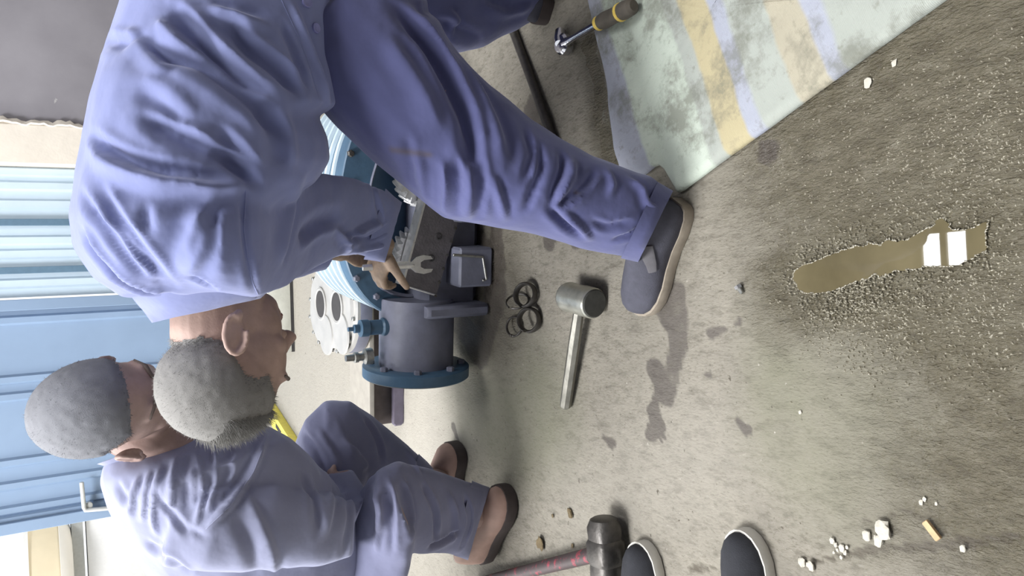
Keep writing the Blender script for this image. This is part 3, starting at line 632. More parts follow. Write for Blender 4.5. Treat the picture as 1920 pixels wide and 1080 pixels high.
# white stones
def rock(px, py, r, label, mat='stone', name='stone_chip', cat='stone', group=None, flat=.42):
    c0 = G(px, py, r*flat*.75); bm = bmesh.new(); bmesh.ops.create_icosphere(bm, subdivisions=2 if r > .009 else 1, radius=1)
    V = np.array([v2.co[:] for v2 in bm.verts]); Fc = [tuple(v2.index for v2 in f.verts) for f in bm.faces]; bm.free()
    s = random.randint(0, 999); n0 = vnoise(V, 1.3, s)*.5+vnoise(V, 3, s+1)*.22; V = V*(1+n0)[:, None]
    V = np.clip(V, -.95, .88); r = r*.64; V = V*np.array([r*1.25, r, r*flat])+c0
    o = meshobj(name, V, Fc, mat, smooth=False, origin=c0-np.array([0, 0, r*flat*.75])); return tag(o, label, cat, group)
rock(1655, 993, .020, 'largest white stone chip, above the floor crack'); rock(1647, 1014, .013, 'white stone chip just below the largest one'); rock(1624, 1004, .011, 'rounded white stone chip left of the largest one')
for x, y, r in [(1560, 1014, .008), (1566, 1022, .006), (1578, 1028, .009), (1584, 1036, .006), (1570, 1031, .005), (1577, 1045, .005), (1588, 1026, .005), (1563, 1036, .004)]: rock(x, y, r, 'tiny white stone chip in the small cluster on the floor crack', group='chips on the crack')
rock(1503, 1054, .011, 'white chip at the crack end beside the black shoe toe'); rock(1519, 1060, .012, 'flat white chip next to the black shoe, right of another chip')
rock(1733, 936, .006, 'small white pebble, right of a close pair above the stick', group=None); rock(1727, 942, .006, 'small white pebble, left of a close pair above the stick'); rock(1755, 944, .004, 'tiny white pebble right of the close pair')
rock(1805, 1028, .007, 'pale grey flat chip below the crack, right of the stick')
rock(1627, 155, .011, 'pinkish white paper scrap near the striped sheet edge', flat=.25, name='paper_scrap', cat='scrap'); rock(1677, 118, .008, 'small white scrap right of the larger scrap by the sheet', flat=.3, name='paper_scrap', cat='scrap')
rock(1500, 773, .005, 'tiny white fleck alone on the open concrete', flat=.5)
for x, y, r, l in [(1012, 1018, .026, 'largest brown mud clump beside the tan shoe'), (1068, 962, .016, 'brown mud clump nearest the sledge hammer head'), (1036, 967, .008, 'small brown mud bit left of the hammer head clump'), (1073, 1024, .009, 'small brown mud clump by the red handle')]:
    rock(x, y, r, l, 'clump', 'mud_clump', 'mud', flat=.3)
# yellow bar far left
y0, y1 = G(508, 770, .02), G(548, 834, .02)
yb = thing('yellow_level', 'yellow tool bar lying on bright floor behind the near worker\'s head', 'tool', (y0[0], y0[1], 0))
hard(MB().box((y0+y1)/2, (y1-y0)/2*1.3, nrm(np.cross(y1-y0, UP))*.045, UP*.02, .004), 'bar_body', 'yellowp', yb)
hard(MB().box((y0+y1)/2+UP*.0205+(y1-y0)*.05, (y1-y0)*.12, nrm(np.cross(y1-y0, UP))*.012, UP*.001, .0004), 'dark_mark', 'hole', yb)
# puddle
pl = [(1484, 517), (1500, 500), (1540, 485), (1580, 468), (1620, 460), (1660, 455), (1700, 447), (1730, 432), (1748, 424), (1762, 406), (1775, 418), (1785, 432), (1820, 428), (1845, 418), (1852, 440), (1850, 468), (1830, 480), (1806, 495), (1780, 499), (1740, 500), (1700, 505), (1650, 515), (1600, 530), (1560, 545), (1525, 550), (1500, 545)]
pl3 = resample([G(x, y, .0012) for x, y in pl], 240); pcn = np.mean(pl3, 0)
jv = vnoise(np.array(pl3), 70, 9)*.5+vnoise(np.array(pl3), 170, 10)*.45; pl3 = [p+.010*jv[i]*nrm(p-pcn) for i, p in enumerate(pl3)]
nr = 7; pv = []; pf = []
ctr_line = [G(x, y, .0012) for x, y in [(1500, 530), (1600, 500), (1700, 478), (1830, 455)]]
def near_c(p):
    best = None
    for a, b in zip(ctr_line[:-1], ctr_line[1:]):
        t = np.clip((p-a).dot(b-a)/(b-a).dot(b-a), 0, 1); q = a+(b-a)*t
        if best is None or np.linalg.norm(p-q) < np.linalg.norm(p-best): best = q
    return best
rgs = []
for f, z in [(1.0, -.0045), (.997, .0003), (.99, .0004), (.5, .0004), (.02, .0004)]:
    rgs.append([np.array([*(pcn+(p-pcn)*f)[:2], z]) if f > .9 else None for p in pl3])
rgs = rgs[:3]; mbw = MB().rings(rgs, cap=False); mbw.F.append(tuple(range(2*len(pl3), 3*len(pl3)))); pud = mbw.obj('puddle', 'water', smooth=False); fixn(pud); tag(pud, 'long shallow brown puddle reflecting white skylights on the wet concrete', 'puddle')

k = NT('wet_grit'); k.b.inputs['Coat Weight'].default_value = .75; k.b.inputs['Coat Roughness'].default_value = .15
MT['wetgrit'] = k.out(k.ramp(k.noise(300, 2), [(.4, lin((90, 84, 68))), (.6, lin((138, 132, 114)))]), .25, None, 0, .8)
mbm = MB(); npl = len(pl3)
for i in range(npl):        # beaded water edge round the puddle
    p = pl3[i]; q = pl3[(i+1) % npl]; h_ = .0011+.0009*random.random()
    if random.random() < .72: mbm.tube([p*np.array([1, 1, 0])-UP*.0002, (p+q)/2*np.array([1, 1, 0])+nrm(p-pcn)*random.uniform(-.002, .004), q*np.array([1, 1, 0])-UP*.0002], [h_*.6, h_, h_*.6], 6)
o = mbm.obj('wet_rim', 'wetgrit', pud); o['kind'] = 'stuff'
def inpoly(p, poly):
    ins = False
    for a, b in zip(poly, poly[1:]+poly[:1]):
        if (a[1] > p[1]) != (b[1] > p[1]) and p[0] < (b[0]-a[0])*(p[1]-a[1])/(b[1]-a[1])+a[0]: ins = not ins
    return ins
shp = [G(x, y) for x, y in [(1088, -70), (1150, 210), (1168, 330), (1240, 330), (1278, 375), (1420, 280), (1620, 138), (1820, -6), (1930, -90), (1500, -260)]]
gv = []; gf = []; g_ = np.random.default_rng(11)
wz = [((1600, 300), 230), ((1720, 420), 220), ((1830, 560), 170), ((1850, 250), 160), ((1560, 520), 90), ((1620, 590), 110)]
for _ in range(5200):      # coarse wet grit standing out of the damp concrete
    (cx_, cy_), rr_ = wz[g_.integers(len(wz))]; a_ = g_.uniform(0, 6.283); c0 = G(cx_+rr_*.6*g_.normal(), cy_+rr_*.5*g_.normal())
    if not (-.5 < c0[0] < .35) or inpoly(c0, pl3) or inpoly(c0, shp): continue
    r_ = g_.uniform(.0005, .0017); b_ = len(gv); th = g_.uniform(0, 3.14); st_ = g_.uniform(1, 2.4); e1_ = np.array([math.cos(th), math.sin(th), 0]); e2_ = np.array([-math.sin(th), math.cos(th), 0])
    z0 = -.0022
    for q_ in range(6): gv.append(c0+UP*z0+r_*1.15*(math.cos(q_*1.047)*e1_*st_+math.sin(q_*1.047)*e2_))
    for q_ in range(6): gv.append(c0+UP*(z0+.0018+r_*.55)+r_*.62*(math.cos(q_*1.047)*e1_*st_+math.sin(q_*1.047)*e2_))
    gv.append(c0+UP*(z0+.0018+r_*.85))
    for q_ in range(6): n_ = (q_+1) % 6; gf += [(b_+q_, b_+n_, b_+6+n_, b_+6+q_), (b_+6+q_, b_+6+n_, b_+12)]
gr = meshobj('wet_grit', np.array(gv), gf, 'wetgrit'); gr['kind'] = 'stuff'; tag(gr, 'coarse glinting wet grit on the damp concrete around the long puddle', 'grit')

# ------------------------------------------------------------------ striped padded sheet
sh_o = G(1200, 160); u_dir = nrm(G(1330, 0)-G(1110, 0)); 
e_dir = nrm(G(1285, 358)-G(1780, 0)); e_dir[2] = 0      # long front edge
stripe = nrm(G(1355, 285)-G(1265, 0)); stripe[2] = 0     # stripes run this way
sux = np.array([stripe[1], -stripe[0], 0]); sux = sux if sux.dot(G(1500, 0)-G(1200, 0)) > 0 else -sux
outl = [G(x, y) for x, y in [(1088, -70), (1112, 10), (1135, 120), (1150, 210), (1168, 318), (1205, 332), (1240, 310), (1262, 340), (1278, 362), (1300, 348), (1400, 276), (1500, 203), (1600, 131), (1700, 59), (1800, -14), (1900, -90), (1500, -260), (1200, -220)]]
so_ = np.array([*G(1112, 10)[:2], 0])
ol = resample(outl, 150); oc2 = np.mean(ol, 0)
def inset(p, d): return p+nrm(oc2-p)*d
lay = [(0.004, .0), (0, .006), (.004, .013), (.014, .018), (.05, .0185), (.11, .018), (.18, .0185), (.25, .018)]
rg_ = []
for d, z in lay: rg_.append([np.array([*inset(p, d)[:2], z]) for p in ol])
mbs = MB().rings(rg_, cap=True)
Vs = np.array(mbs.V); wv_ = (vnoise(Vs, 9, 12)*.004+vnoise(Vs, 28, 14)*.0018)*np.clip(Vs[:, 2]/.012, 0, 1); Vs[:, 2] += wv_
fl_line = [G(x, y)[:2] for x, y in [(1165, -20), (1190, 70), (1225, 190), (1250, 290), (1270, 345)]]
Vs[:, 2] -= .007*np.clip(1-dist_poly(Vs[:, 0], Vs[:, 1], fl_line)/.012, 0, 1)*(Vs[:, 2] > .01)
# subdivide for waviness
meS = bpy.data.meshes.new('t'); meS.from_pydata([tuple(v2) for v2 in Vs], [], mbs.F); bm = bmesh.new(); bm.from_mesh(meS)
bmesh.ops.triangulate(bm, faces=[f for f in bm.faces if len(f.verts) > 4]); bmesh.ops.subdivide_edges(bm, edges=[e2 for e2 in bm.edges if e2.calc_length() > .03], cuts=3, use_grid_fill=True)
bmesh.ops.recalc_face_normals(bm, faces=bm.faces); bm.verts.index_update()
Vs = np.array([v2.co[:] for v2 in bm.verts]); Fs = [tuple(v2.index for v2 in f.verts) for f in bm.faces]; bm.free()
topm = Vs[:, 2] > .011
Vs[:, 2] += np.where(topm, vnoise(Vs, 16, 21)*.0026+vnoise(Vs, 45, 22)*.0012-.006*np.clip(1-dist_poly(Vs[:, 0], Vs[:, 1], fl_line)/.010, 0, 1), 0)
ang = math.atan2(sux[1], sux[0]); ca, sa = math.cos(ang), math.sin(ang)
rel = Vs-so_; loc = np.stack([rel[:, 0]*ca+rel[:, 1]*sa, -rel[:, 0]*sa+rel[:, 1]*ca, rel[:, 2]], 1)
sheet = meshobj('padded_sheet', loc, Fs, 'sheet'); sheet.location = so_; sheet.rotation_euler = (0, 0, ang); fixn(sheet)
tag(sheet, 'stained padded sheet with pale green, yellow and blue stripes spread on floor', 'sheet')
yl = [G(x, y, .021) for x, y in [(1240, 205), (1252, 260), (1262, 300), (1272, 345)]]
mb = MB().tube(yl, [.004, .007, .009, .010], 8, .25); hard(mb, 'yellow_binding', 'yellow', sheet)
yl = [G(x, y, .021) for x, y in [(1232, 262), (1243, 300), (1250, 322)]]
hard(MB().tube(yl, [.008, .011, .010], 8, .3), 'blue_binding', 'doorblue', sheet)

# ------------------------------------------------------------------ people
def ell(mb, c, r, axes, n=44, m=30):
    c = np.asarray(c, float); R = []
    for i in range(1, m):
        th = math.pi*i/m; R.append([c+axes[0]*r[0]*math.sin(th)*math.cos(a)+axes[1]*r[1]*math.sin(th)*math.sin(a)+axes[2]*r[2]*math.cos(th) for a in np.linspace(0, 2*math.pi, n, endpoint=False)])
    return mb.rings(R)
def frame(fwd, up):
    x = nrm(fwd); z = nrm(np.asarray(up, float)-np.dot(up, x)*x); return np.array([x, np.cross(z, x), z])   # rows fwd, left, up
def head_shape(mb, c, A, s=1.0, ear=(-.022, .079, -.032)):
    T = lambda x, y, z: c+s*(A[0]*x+A[1]*y+A[2]*z)
    ell(mb, T(-.012, 0, .035), (.098*s, .078*s, .090*s), A); ell(mb, T(.030, 0, .0), (.072*s, .069*s, .085*s), A)
    ell(mb, T(.040, 0, -.05), (.056*s, .058*s, .065*s), A); ell(mb, T(.050, 0, -.085), (.044*s, .040*s, .030*s), A)
    mb.tube([T(.094, 0, .012), T(.112, 0, -.022), T(.122, 0, -.036)], [.008*s, .012*s, .015*s], 10)
    for sd_ in (-1, 1):
        mb.tube([T(.101, sd_*.012, -.038), T(.095, sd_*.016, -.040)], [.009*s, .007*s], 8)
        mb.tube([T(.088, sd_*.014, .030), T(.084, sd_*.034, .034), T(.066, sd_*.052, .026)], [.009*s, .010*s, .009*s], 8)
        ell(mb, T(.062, sd_*.045, -.022), (.022*s, .018*s, .018*s), A)
        # ear: back plate, helix rim, lobe
        e0 = T(ear[0], sd_*ear[1], ear[2]); eo = nrm(A[1]*sd_*.92-A[0]*.40); ez = A[2]
        pts = []
        for q in np.linspace(-.5, 1.0, 13):
            a = q*math.pi*1.05+.2
            pts.append(e0+eo*(.014+.004*math.sin(a))*s+ez*.030*s*math.sin(a*1.0+.15)*1.0-A[0]*(.017*math.cos(a-.2)-.004)*s*(-1))
        er = []
        for a in np.linspace(-1.9, 3.3, 16):   # around the ear in the plane (fwd, up)
            er.append(e0+eo*(.012+.006*math.cos(a-math.pi))*s+A[0]*(-.019*math.cos(a)+.0)*s+ez*(.031*math.sin(a))*s)
        mb.tube(er, [.0045*s]*len(er), 8); ell(mb, e0+eo*.004*s, (.019*s, .007*s, .030*s), np.array([A[0], eo, ez]), 14, 8)
        ell(mb, e0+eo*.010*s-ez*.030*s+A[0]*.006*s, (.009*s, .006*s, .010*s), np.array([A[0], eo, ez]), 10, 8)
    mb.tube([T(.090, -.022, -.068), T(.101, 0, -.065), T(.090, .022, -.068)], [.005*s, .007*s, .005*s], 8)
    mb.tube([T(.088, -.019, -.077), T(.098, 0, -.077), T(.088, .019, -.077)], [.005*s, .007*s, .005*s], 8)
def hand(mb, w, d, pn, s=1.0, curl=.9, side=1):
    # wrist point, direction of the palm, palm normal (facing side); side=+1: thumb on d x pn
    d = nrm(d); pn = nrm(np.asarray(pn)-np.dot(pn, d)*d); lat = np.cross(d, pn)*side
    kn = []
    for i, (lt, fw, L) in enumerate([(.030, .088, .074), (.010, .094, .082), (-.010, .090, .077), (-.029, .080, .060)]):
        k0 = w+d*fw*s+lat*lt*s; pts = [w+d*.05*s+lat*lt*.8*s, k0]; dd = d.copy(); nn = pn.copy(); p = k0
        for j, f in enumerate((.46, .30, .24)):
            a = curl*(.75, .95, .6)[j]; dd, nn = dd*math.cos(a)+nn*math.sin(a), nn*math.cos(a)-dd*math.sin(a)
            p = p+dd*L*f*s; pts.append(p)
        mb.tube(pts, [.011*s, .0105*s, .0098*s, .0088*s, .0075*s], 10)
    mb.tube([w-d*.02*s, w+d*.02*s, w+d*.055*s, w+d*.088*s], [.027*s, .031*s, .041*s, .039*s], 16, .42, pn)
    t0 = w+d*.025*s+lat*.028*s; td = nrm(d*.6+lat*.75+pn*.35)
    t1 = t0+td*.042*s; t2 = t1+nrm(td*.7+d*.5+pn*.5)*.034*s; t3 = t2+nrm(td*.3+d*.7+pn*.7)*.026*s
    mb.tube([t0-td*.01, t0, t1, t2, t3], [.016*s, .017*s, .0125*s, .011*s, .009*s], 10)
def hairs(name, V, N, sel, mat, parent, n, L, r, lean, seed=1):
    g = np.random.default_rng(seed); idx = g.choice(np.where(sel)[0], n); Vv = []; Ff = []
    for i in idx:
        p = V[i]+g.normal(0, .0012, 3); d = nrm(N[i]+lean+g.normal(0, .22, 3)); l = L*g.uniform(.6, 1.2); t = nrm(np.cross(d, g.normal(0, 1, 3))); t2 = np.cross(d, t)
        b = len(Vv); Vv += [p+t*r, p-t*r*.5+t2*r*.8, p-t*r*.5-t2*r*.8, p+d*l]; Ff += [(b, b+1, b+3), (b+1, b+2, b+3), (b+2, b, b+3)]
    o = meshobj(name, np.array(Vv), Ff, mat, parent, smooth=True); o['kind'] = 'stuff'; return o
def hair_zone(V, c, A, s):
    q = (V-c)@A.T/s
    zl = np.interp(q[:, 0], [-.11, -.06, -.03, -.012, .012, .035, .05, .072, .10], [-.030, -.045, -.036, .018, .026, .022, .050, .078, .086])
    return (q[:, 2] > zl), q
def hair_cap(name, V, Fc, N, c, A, s, mat, parent, th=.004):
    m, q = hair_zone(V, c, A, s); m &= (np.abs(q[:, 1]) < .0795+.0*q[:, 1]) & (np.linalg.norm(q-np.array([0, 0, .02]), axis=1) < .15)
    keep = [f for f in Fc if all(m[i] for i in f)]; used = sorted({i for f in keep for i in f}); mp_ = {j: a for a, j in enumerate(used)}
    zl = np.interp(q[used, 0], [-.11, -.06, -.03, -.012, .012, .035, .05, .072, .10], [-.030, -.045, -.036, .018, .026, .022, .050, .078, .086])
    t = th*np.clip((q[used, 2]-zl)/.03, .12, 1); Vv = V[used]+N[used]*(t+vnoise(V[used], 90, 3)*.0008)[:, None]
    return meshobj(name, Vv, [tuple(mp_[i] for i in f) for f in keep], mat, parent)
def face_bits(c, A, s, par, skinname):
    T = lambda x, y, z: c+s*(A[0]*x+A[1]*y+A[2]*z)
    for sd_ in (-1, 1):
        ob = MB(); ell(ob, T(.079, sd_*.031, .008), (.0115*s,)*3, A, 14, 10); e2 = ob.obj('eye', 'eye', par)
        ob = MB(); ell(ob, T(.0885, sd_*.032, .008), (.0025*s, .005*s, .005*s), A, 12, 8); ob.obj('iris', 'iris', e2)
        ob = MB(); ob.tube([T(.098, sd_*.012, .032), T(.094, sd_*.034, .038), T(.074, sd_*.056, .030)], [.003*s, .004*s, .002*s], 8); ob.obj('eyebrow', 'brow', par)
    ob = MB(); ob.tube([T(.094, -.021, -.0715), T(.1045, 0, -.071), T(.094, .021, -.0715)], [.002*s, .0048*s, .002*s], 8); ob.obj('lips', 'lip', par)
def shoe(parent_t, toe, heel, width, mats, up=UP, sole=.028, hgt=.085, name='shoe', gusset=False, welt=True, opening=.6):
    """heel and toe on the ground; returns the shoe object with its sole as child"""
    toe = np.asarray(toe, float); heel = np.asarray(heel, float); d = toe-heel; L = np.linalg.norm(d); d = d/L; up = nrm(np.asarray(up)-np.dot(up, d)*d); lt = np.cross(up, d)
    st = [(.0, .30), (.02, .50), (.08, .66), (.2, .74), (.35, .72), (.5, .80), (.65, .97), (.78, 1.0), (.88, .88), (.95, .64), (.985, .38), (1.0, .16)]
    hs_ = [(.0, .78), (.02, .9), (.08, 1.0), (.2, 1.02), (.35, 1.0), (.5, .92), (.65, .74), (.78, .60), (.88, .52), (.95, .42), (.985, .30), (1.0, .18)]
    R = []
    for (t, w), (_, h) in zip(st, hs_):
        c0 = heel+d*L*(t*.97+.015)+up*sole; ring = []
        for a in np.linspace(0, 2*math.pi, 20, endpoint=False):
            x, z = math.cos(a), math.sin(a); zz = max(-.12, z); ring.append(c0+lt*x*(abs(x)**-.1 if abs(x) > 1e-3 else 1)*width/2*w*(1-.30*max(0, zz))*.97+up*(hgt*h*max(0, zz)**.8 if zz > 0 else -.004))
        R.append(ring)
    up_o = fixn(MB().rings(R).obj(name, mats[0], parent_t))
    so = []
    for z, g in [(0, .97), (.004, 1.0), (sole-.003, 1.03), (sole+.004, 1.0), (sole+.004, .9)]:
        a_ = [heel+d*(L*t)+lt*width/2*w*g+up*z for t, w in st]; b_ = [heel+d*(L*t)-lt*width/2*w*g+up*z for t, w in st][::-1]
        so.append(a_+b_)
    hard(MB().rings(so), 'sole', mats[1], up_o, 50)
    if gusset:
        for sg_ in (1, -1):
            pts = []
            for t, zz in [(.33, .72), (.40, .62), (.47, .50), (.53, .40)]:
                w_ = np.interp(t, [a_[0] for a_ in st], [a_[1] for a_ in st]); h_ = np.interp(t, [a_[0] for a_ in hs_], [a_[1] for a_ in hs_])
                pts.append(heel+d*L*(t*.97+.015)+up*(sole+hgt*h_*zz**.8)+lt*sg_*width/2*w_*math.sqrt(1-zz*zz)*(1-.3*zz)*1.0)
            hard(MB().tube(pts, [.013, .014, .013, .009], 12, .16, lt*sg_*.75+up*.65), 'elastic_gusset', mats[2], up_o)
    return up_o

# ---- worker 1: bent over the pump, head down, seen from his left side
Y1 = 1.38
tors = [((245, -90), (640, -80), Y1, .17), ((222, 0), (618, 20), Y1, .185), ((198, 75), (622, 110), Y1, .19), ((180, 130), (620, 196), Y1-.02, .19), ((170, 175), (580, 214), Y1-.02, .19), ((157, 230), (598, 258), Y1-.02, .195), ((146, 288), (602, 298), Y1-.02, .195), ((138, 330), (575, 342), Y1-.02, .195), ((127, 400), (470, 418), Y1-.01, .20), ((137, 460), (468, 482), Y1, .19), ((176, 522), (480, 520), Y1, .16), ((228, 556), (490, 545), Y1+.01, .115)]
armL = [((330, 385), (330, 530), 1.27, .09), ((415, 352), (415, 550), 1.25, .10), ((478, 340), (482, 556), 1.28, .10), ((540, 331), (535, 538), 1.37, .092), ((600, 325), (585, 507), 1.48, .082), ((660, 334), (632, 480), 1.59, .07), ((715, 355), (678, 478), 1.69, .058), ((748, 380), (716, 484), 1.74, .05)]
armR = [((400, 420), (380, 540), 1.52, .07), ((500, 420), (480, 540), 1.62, .07), ((585, 415), (565, 520), 1.72, .06), ((640, 430), (612, 505), 1.80, .05)]
legL = [((700, -60), (520, 90), 1.34, .12), ((775, 5), (560, 140), 1.31, .115), ((833, 96), (642, 236), 1.28, .11), ((872, 138), (706, 296), 1.26, .105), ((932, 192), (777, 357), 1.25, .10), ((985, 236), (838, 403), 1.23, .093), ((1042, 272), (905, 413), 1.21, .085), ((1100, 302), (985, 429), 1.19, .078), ((1160, 322), (1072, 452), 1.17, .075), ((1214, 338), (1142, 468), 1.155, .075), ((1252, 368), (1196, 481), 1.15, .074)]
legR = [((560, -190), (660, 40), 1.52, .12), ((700, -160), (745, 40), 1.52, .11), ((800, -120), (790, 66), 1.53, .10), ((880, -90), (840, 95), 1.54, .09), ((960, -80), (905, 82), 1.56, .08), ((1010, -70), (975, 50), 1.57, .07), ((1062, -40), (1030, 18), 1.58, .06)]
h1 = P(424, 676, 1.42); up1 = nrm(P(414, 815, 1.40)-P(408, 590, 1.40)); fw1 = nrm(np.array([0.0, .31, -.95])); A1 = frame(fw1-fw1.dot(up1)*up1, up1); s1 = 1.06
mbB = MB(); head_shape(mbB, h1, A1, s1, (-.028, .079, -.046))
loft(mbB, [((318, 530), (500, 520), 1.42, .07), ((318, 575), (492, 560), 1.42, .062), ((318, 625), (500, 610), 1.42, .062), ((330, 665), (490, 650), 1.42, .06)])
loft(mbB, tors, .74); loft(mbB, armL, .42); loft(mbB, armR, .5); loft(mbB, legL, .74); loft(mbB, legR, .74); ell(mbB, P(505, -105, 1.42), (.12, .17, .14), np.eye(3))
wL = P(722, 462, 1.76); jaw = P(790, 496, 1.80)
hd = nrm(P(700, 505, 1.80)-P(722, 452, 1.74))
mbB.tube([P(700, 430, 1.71), P(712, 445, 1.74), wL], [.018, .022, .026], 12)
grip_c = P(716, 500, 1.80); wdir = nrm(jaw-grip_c)
hand(mbB, wL, nrm(grip_c-wL+np.array([0, 0, .01])), nrm(np.array([-.3, .6, -.75])), .92, .75, 1)
wR = P(640, 470, 1.82); mbB.tube([P(600, 460, 1.74), wR], [.03, .027], 12); hand(mbB, wR, nrm(P(672, 480, 1.88)-wR), nrm(np.array([.1, .3, -.9])), .92, .6, -1)
ankL = P(1215, 420, 1.165); mbB.tube([P(1150, 400, 1.17), ankL, P(1232, 425, 1.165)], [.045, .036, .026], 12)
V, Fc, N = fuse(mbB, .0036, 3, .5)
base1 = np.array([.17, 1.3, 0])
w1 = meshobj('person', V, Fc, ['skin', 'dirty'], origin=base1)
hm = ((V[:, 2] < .52) & (V[:, 1] > 1.6)); me = w1.data; mi = np.array([1 if hm[f[0]] else 0 for f in Fc]); me.polygons.foreach_set('material_index', mi.astype(np.int32))
tag(w1, 'worker in blue-violet overalls bending over the pump with head hanging down, holding a spanner', 'person')
hz, q = hair_zone(V, h1, A1, s1)
hz &= (np.linalg.norm(q-np.array([0, 0, .02]), axis=1) < .15)
cap = hair_cap('hair', V, Fc, N, h1, A1, s1, 'hair', w1, .005)
hairs('hair_stubble', V, N, hz & (np.abs(q[:, 1]) < .079), 'hair', w1, 5200, .008, .0006, A1[0]*.3, 4)
hairs('hair_fringe', V, N, hz & (q[:, 2] > .085) & (q[:, 0] > -.04), 'hair', w1, 2600, .024, .0008, A1[0]*.5+A1[2]*.4, 5)
face_bits(h1, A1, s1, w1, 'skin')
# jacket
mbJ = MB(); loft(mbJ, tors); loft(mbJ, armL); loft(mbJ, armR)
V, Fc, N = fuse(mbJ, .0052, 9)
FJ = [([(272, 85), (330, 105), (367, 115), (433, 160), (493, 205), (530, 245)], -.014, .014), ([(317, 8), (353, 43), (400, 100), (460, 153), (505, 182)], -.015, .015), ([(428, 40), (467, 87), (510, 113), (547, 150), (565, 180)], -.015, .014), ([(385, 12), (450, 30), (505, 50)], .010, .012), ([(300, 40), (340, 80), (352, 88)], .009, .010), ([(310, 130), (312, 132), (300, 135)], .004, .01),
      ([(257, 213), (320, 245), (383, 273), (433, 300), (480, 336)], -.012, .013), ([(420, 285), (455, 315), (482, 338)], -.012, .009), ([(400, 240), (440, 275), (490, 330)], -.009, .013), ([(163, 263), (200, 300), (250, 322), (310, 340), (400, 350), (455, 348)], .013, .013), ([(172, 255), (215, 288), (270, 310), (340, 325)], -.009, .014),
      ([(153, 427), (173, 467), (207, 503), (240, 530), (283, 550), (325, 552)], -.015, .012), ([(152, 355), (178, 395), (215, 450), (255, 500), (300, 537)], -.009, .009), ([(180, 340), (215, 400), (262, 460), (305, 512), (330, 545)], -.008, .011), ([(210, 420), (250, 470), (292, 512), (312, 545)], -.007, .007), ([(355, 520), (380, 530), (405, 545)], -.009, .006), ([(365, 385), (385, 420), (380, 470), (350, 520)], .006, .014), ([(275, 385), (280, 430)], -.006, .009), ([(410, 355), (370, 420), (345, 480)], .005, .012),
      ([(545, 0), (575, 70), (600, 140), (622, 205)], .008, .008), ([(525, 30), (560, 110), (580, 175)], -.008, .008), ([(500, 180), (520, 250), (530, 320)], -.008, .02), ([(250, 165), (300, 190), (350, 240)], -.007, .02), ([(640, 410), (600, 420), (560, 450)], -.009, .016), ([(650, 440), (690, 450), (735, 420)], -.008, .008), ([(640, 455), (680, 430), (720, 415)], .009, .008), ([(660, 470), (700, 462), (738, 455)], .008, .007), ([(630, 430), (650, 450), (660, 470)], .009, .008), ([(700, 345), (720, 420)], -.005, .01), ([(560, 335), (540, 420), (520, 500)], .005, .02),
      ([(460, 345), (456, 430), (464, 480), (474, 530), (484, 556)], -.006, .006), ([(196, 70), (235, 80), (275, 70)], -.006, .012), ([(240, 60), (290, 110), (300, 130)], .006, .012)]
V = folds(V, Fc, N, FJ, 1.6); N = normals(V, Fc)
V = V+N*(vnoise(V, 9, 31)*.0035+vnoise(V, 22, 32)*.0018)[:, None]
jk = meshobj('jacket', V, Fc, 'jacket', w1)
VJ, FJc = V, Fc
seam('armhole_seam', V, Fc, [(462, 347), (457, 430), (464, 480), (474, 530), (484, 552)], 'jacket', jk, .0012, -.0003)
seam('hem_seam', V, Fc, [(528, 0), (560, 70), (583, 130), (600, 190)], 'jacket', jk, .0010, -.0003)
bvJ = BVHTree.FromPolygons([tuple(v2) for v2 in V], Fc)
for x, y in [(575, 5), (592, 53)]:
    h = bvJ.ray_cast(Vector(CAM), Vector(nrm(ray(x, y))))
    if h[0]: hard(MB().lathe(np.array(h[0]), np.array(h[1]), [(-.002, .0085), (.003, .0085), (.0036, .0075), (.0025, .0055), (.0025, .0)], 20), 'button', 'button', jk, 40)
# hem band and cuffs: open rings with a real edge
def band_ring(secA, secB, th, mat, name, par, noise=.0):
    r0, r1 = section(*secA, n=40), section(*secB, n=40); c0, c1 = np.mean(r0, 0), np.mean(r1, 0)
    g = lambda r, c, t: [c+(p-c)*(1+t/np.linalg.norm(p-c)) for p in r]
    mid = [(a+b)/2 for a, b in zip(g(r0, c0, th), g(r1, c1, th))]
    mb = MB().rings([g(r0, c0, -th), g(r0, c0, th), mid, g(r1, c1, th), g(r1, c1, -th), g(r0, c0, -th)], cap=False)
    if noise:
        Vn = np.array(mb.V); n_ = vnoise(Vn, 45, 8)*noise; c = (c0+c1)/2
        mb.V = [p+nrm(p-c)*q2 for p, q2 in zip(Vn, n_)]
    return hard(mb, name, mat, par, 60)
band_ring(((722, 358), (684, 482), 1.712, .058), ((752, 384), (722, 490), 1.748, .052), .0025, 'jacket', 'cuff', jk, .005)
band_ring(((246, 540), (508, 530), 1.39, .115), ((297, 602), (478, 562), 1.41, .085), .007, 'jacket', 'collar', jk, .004)
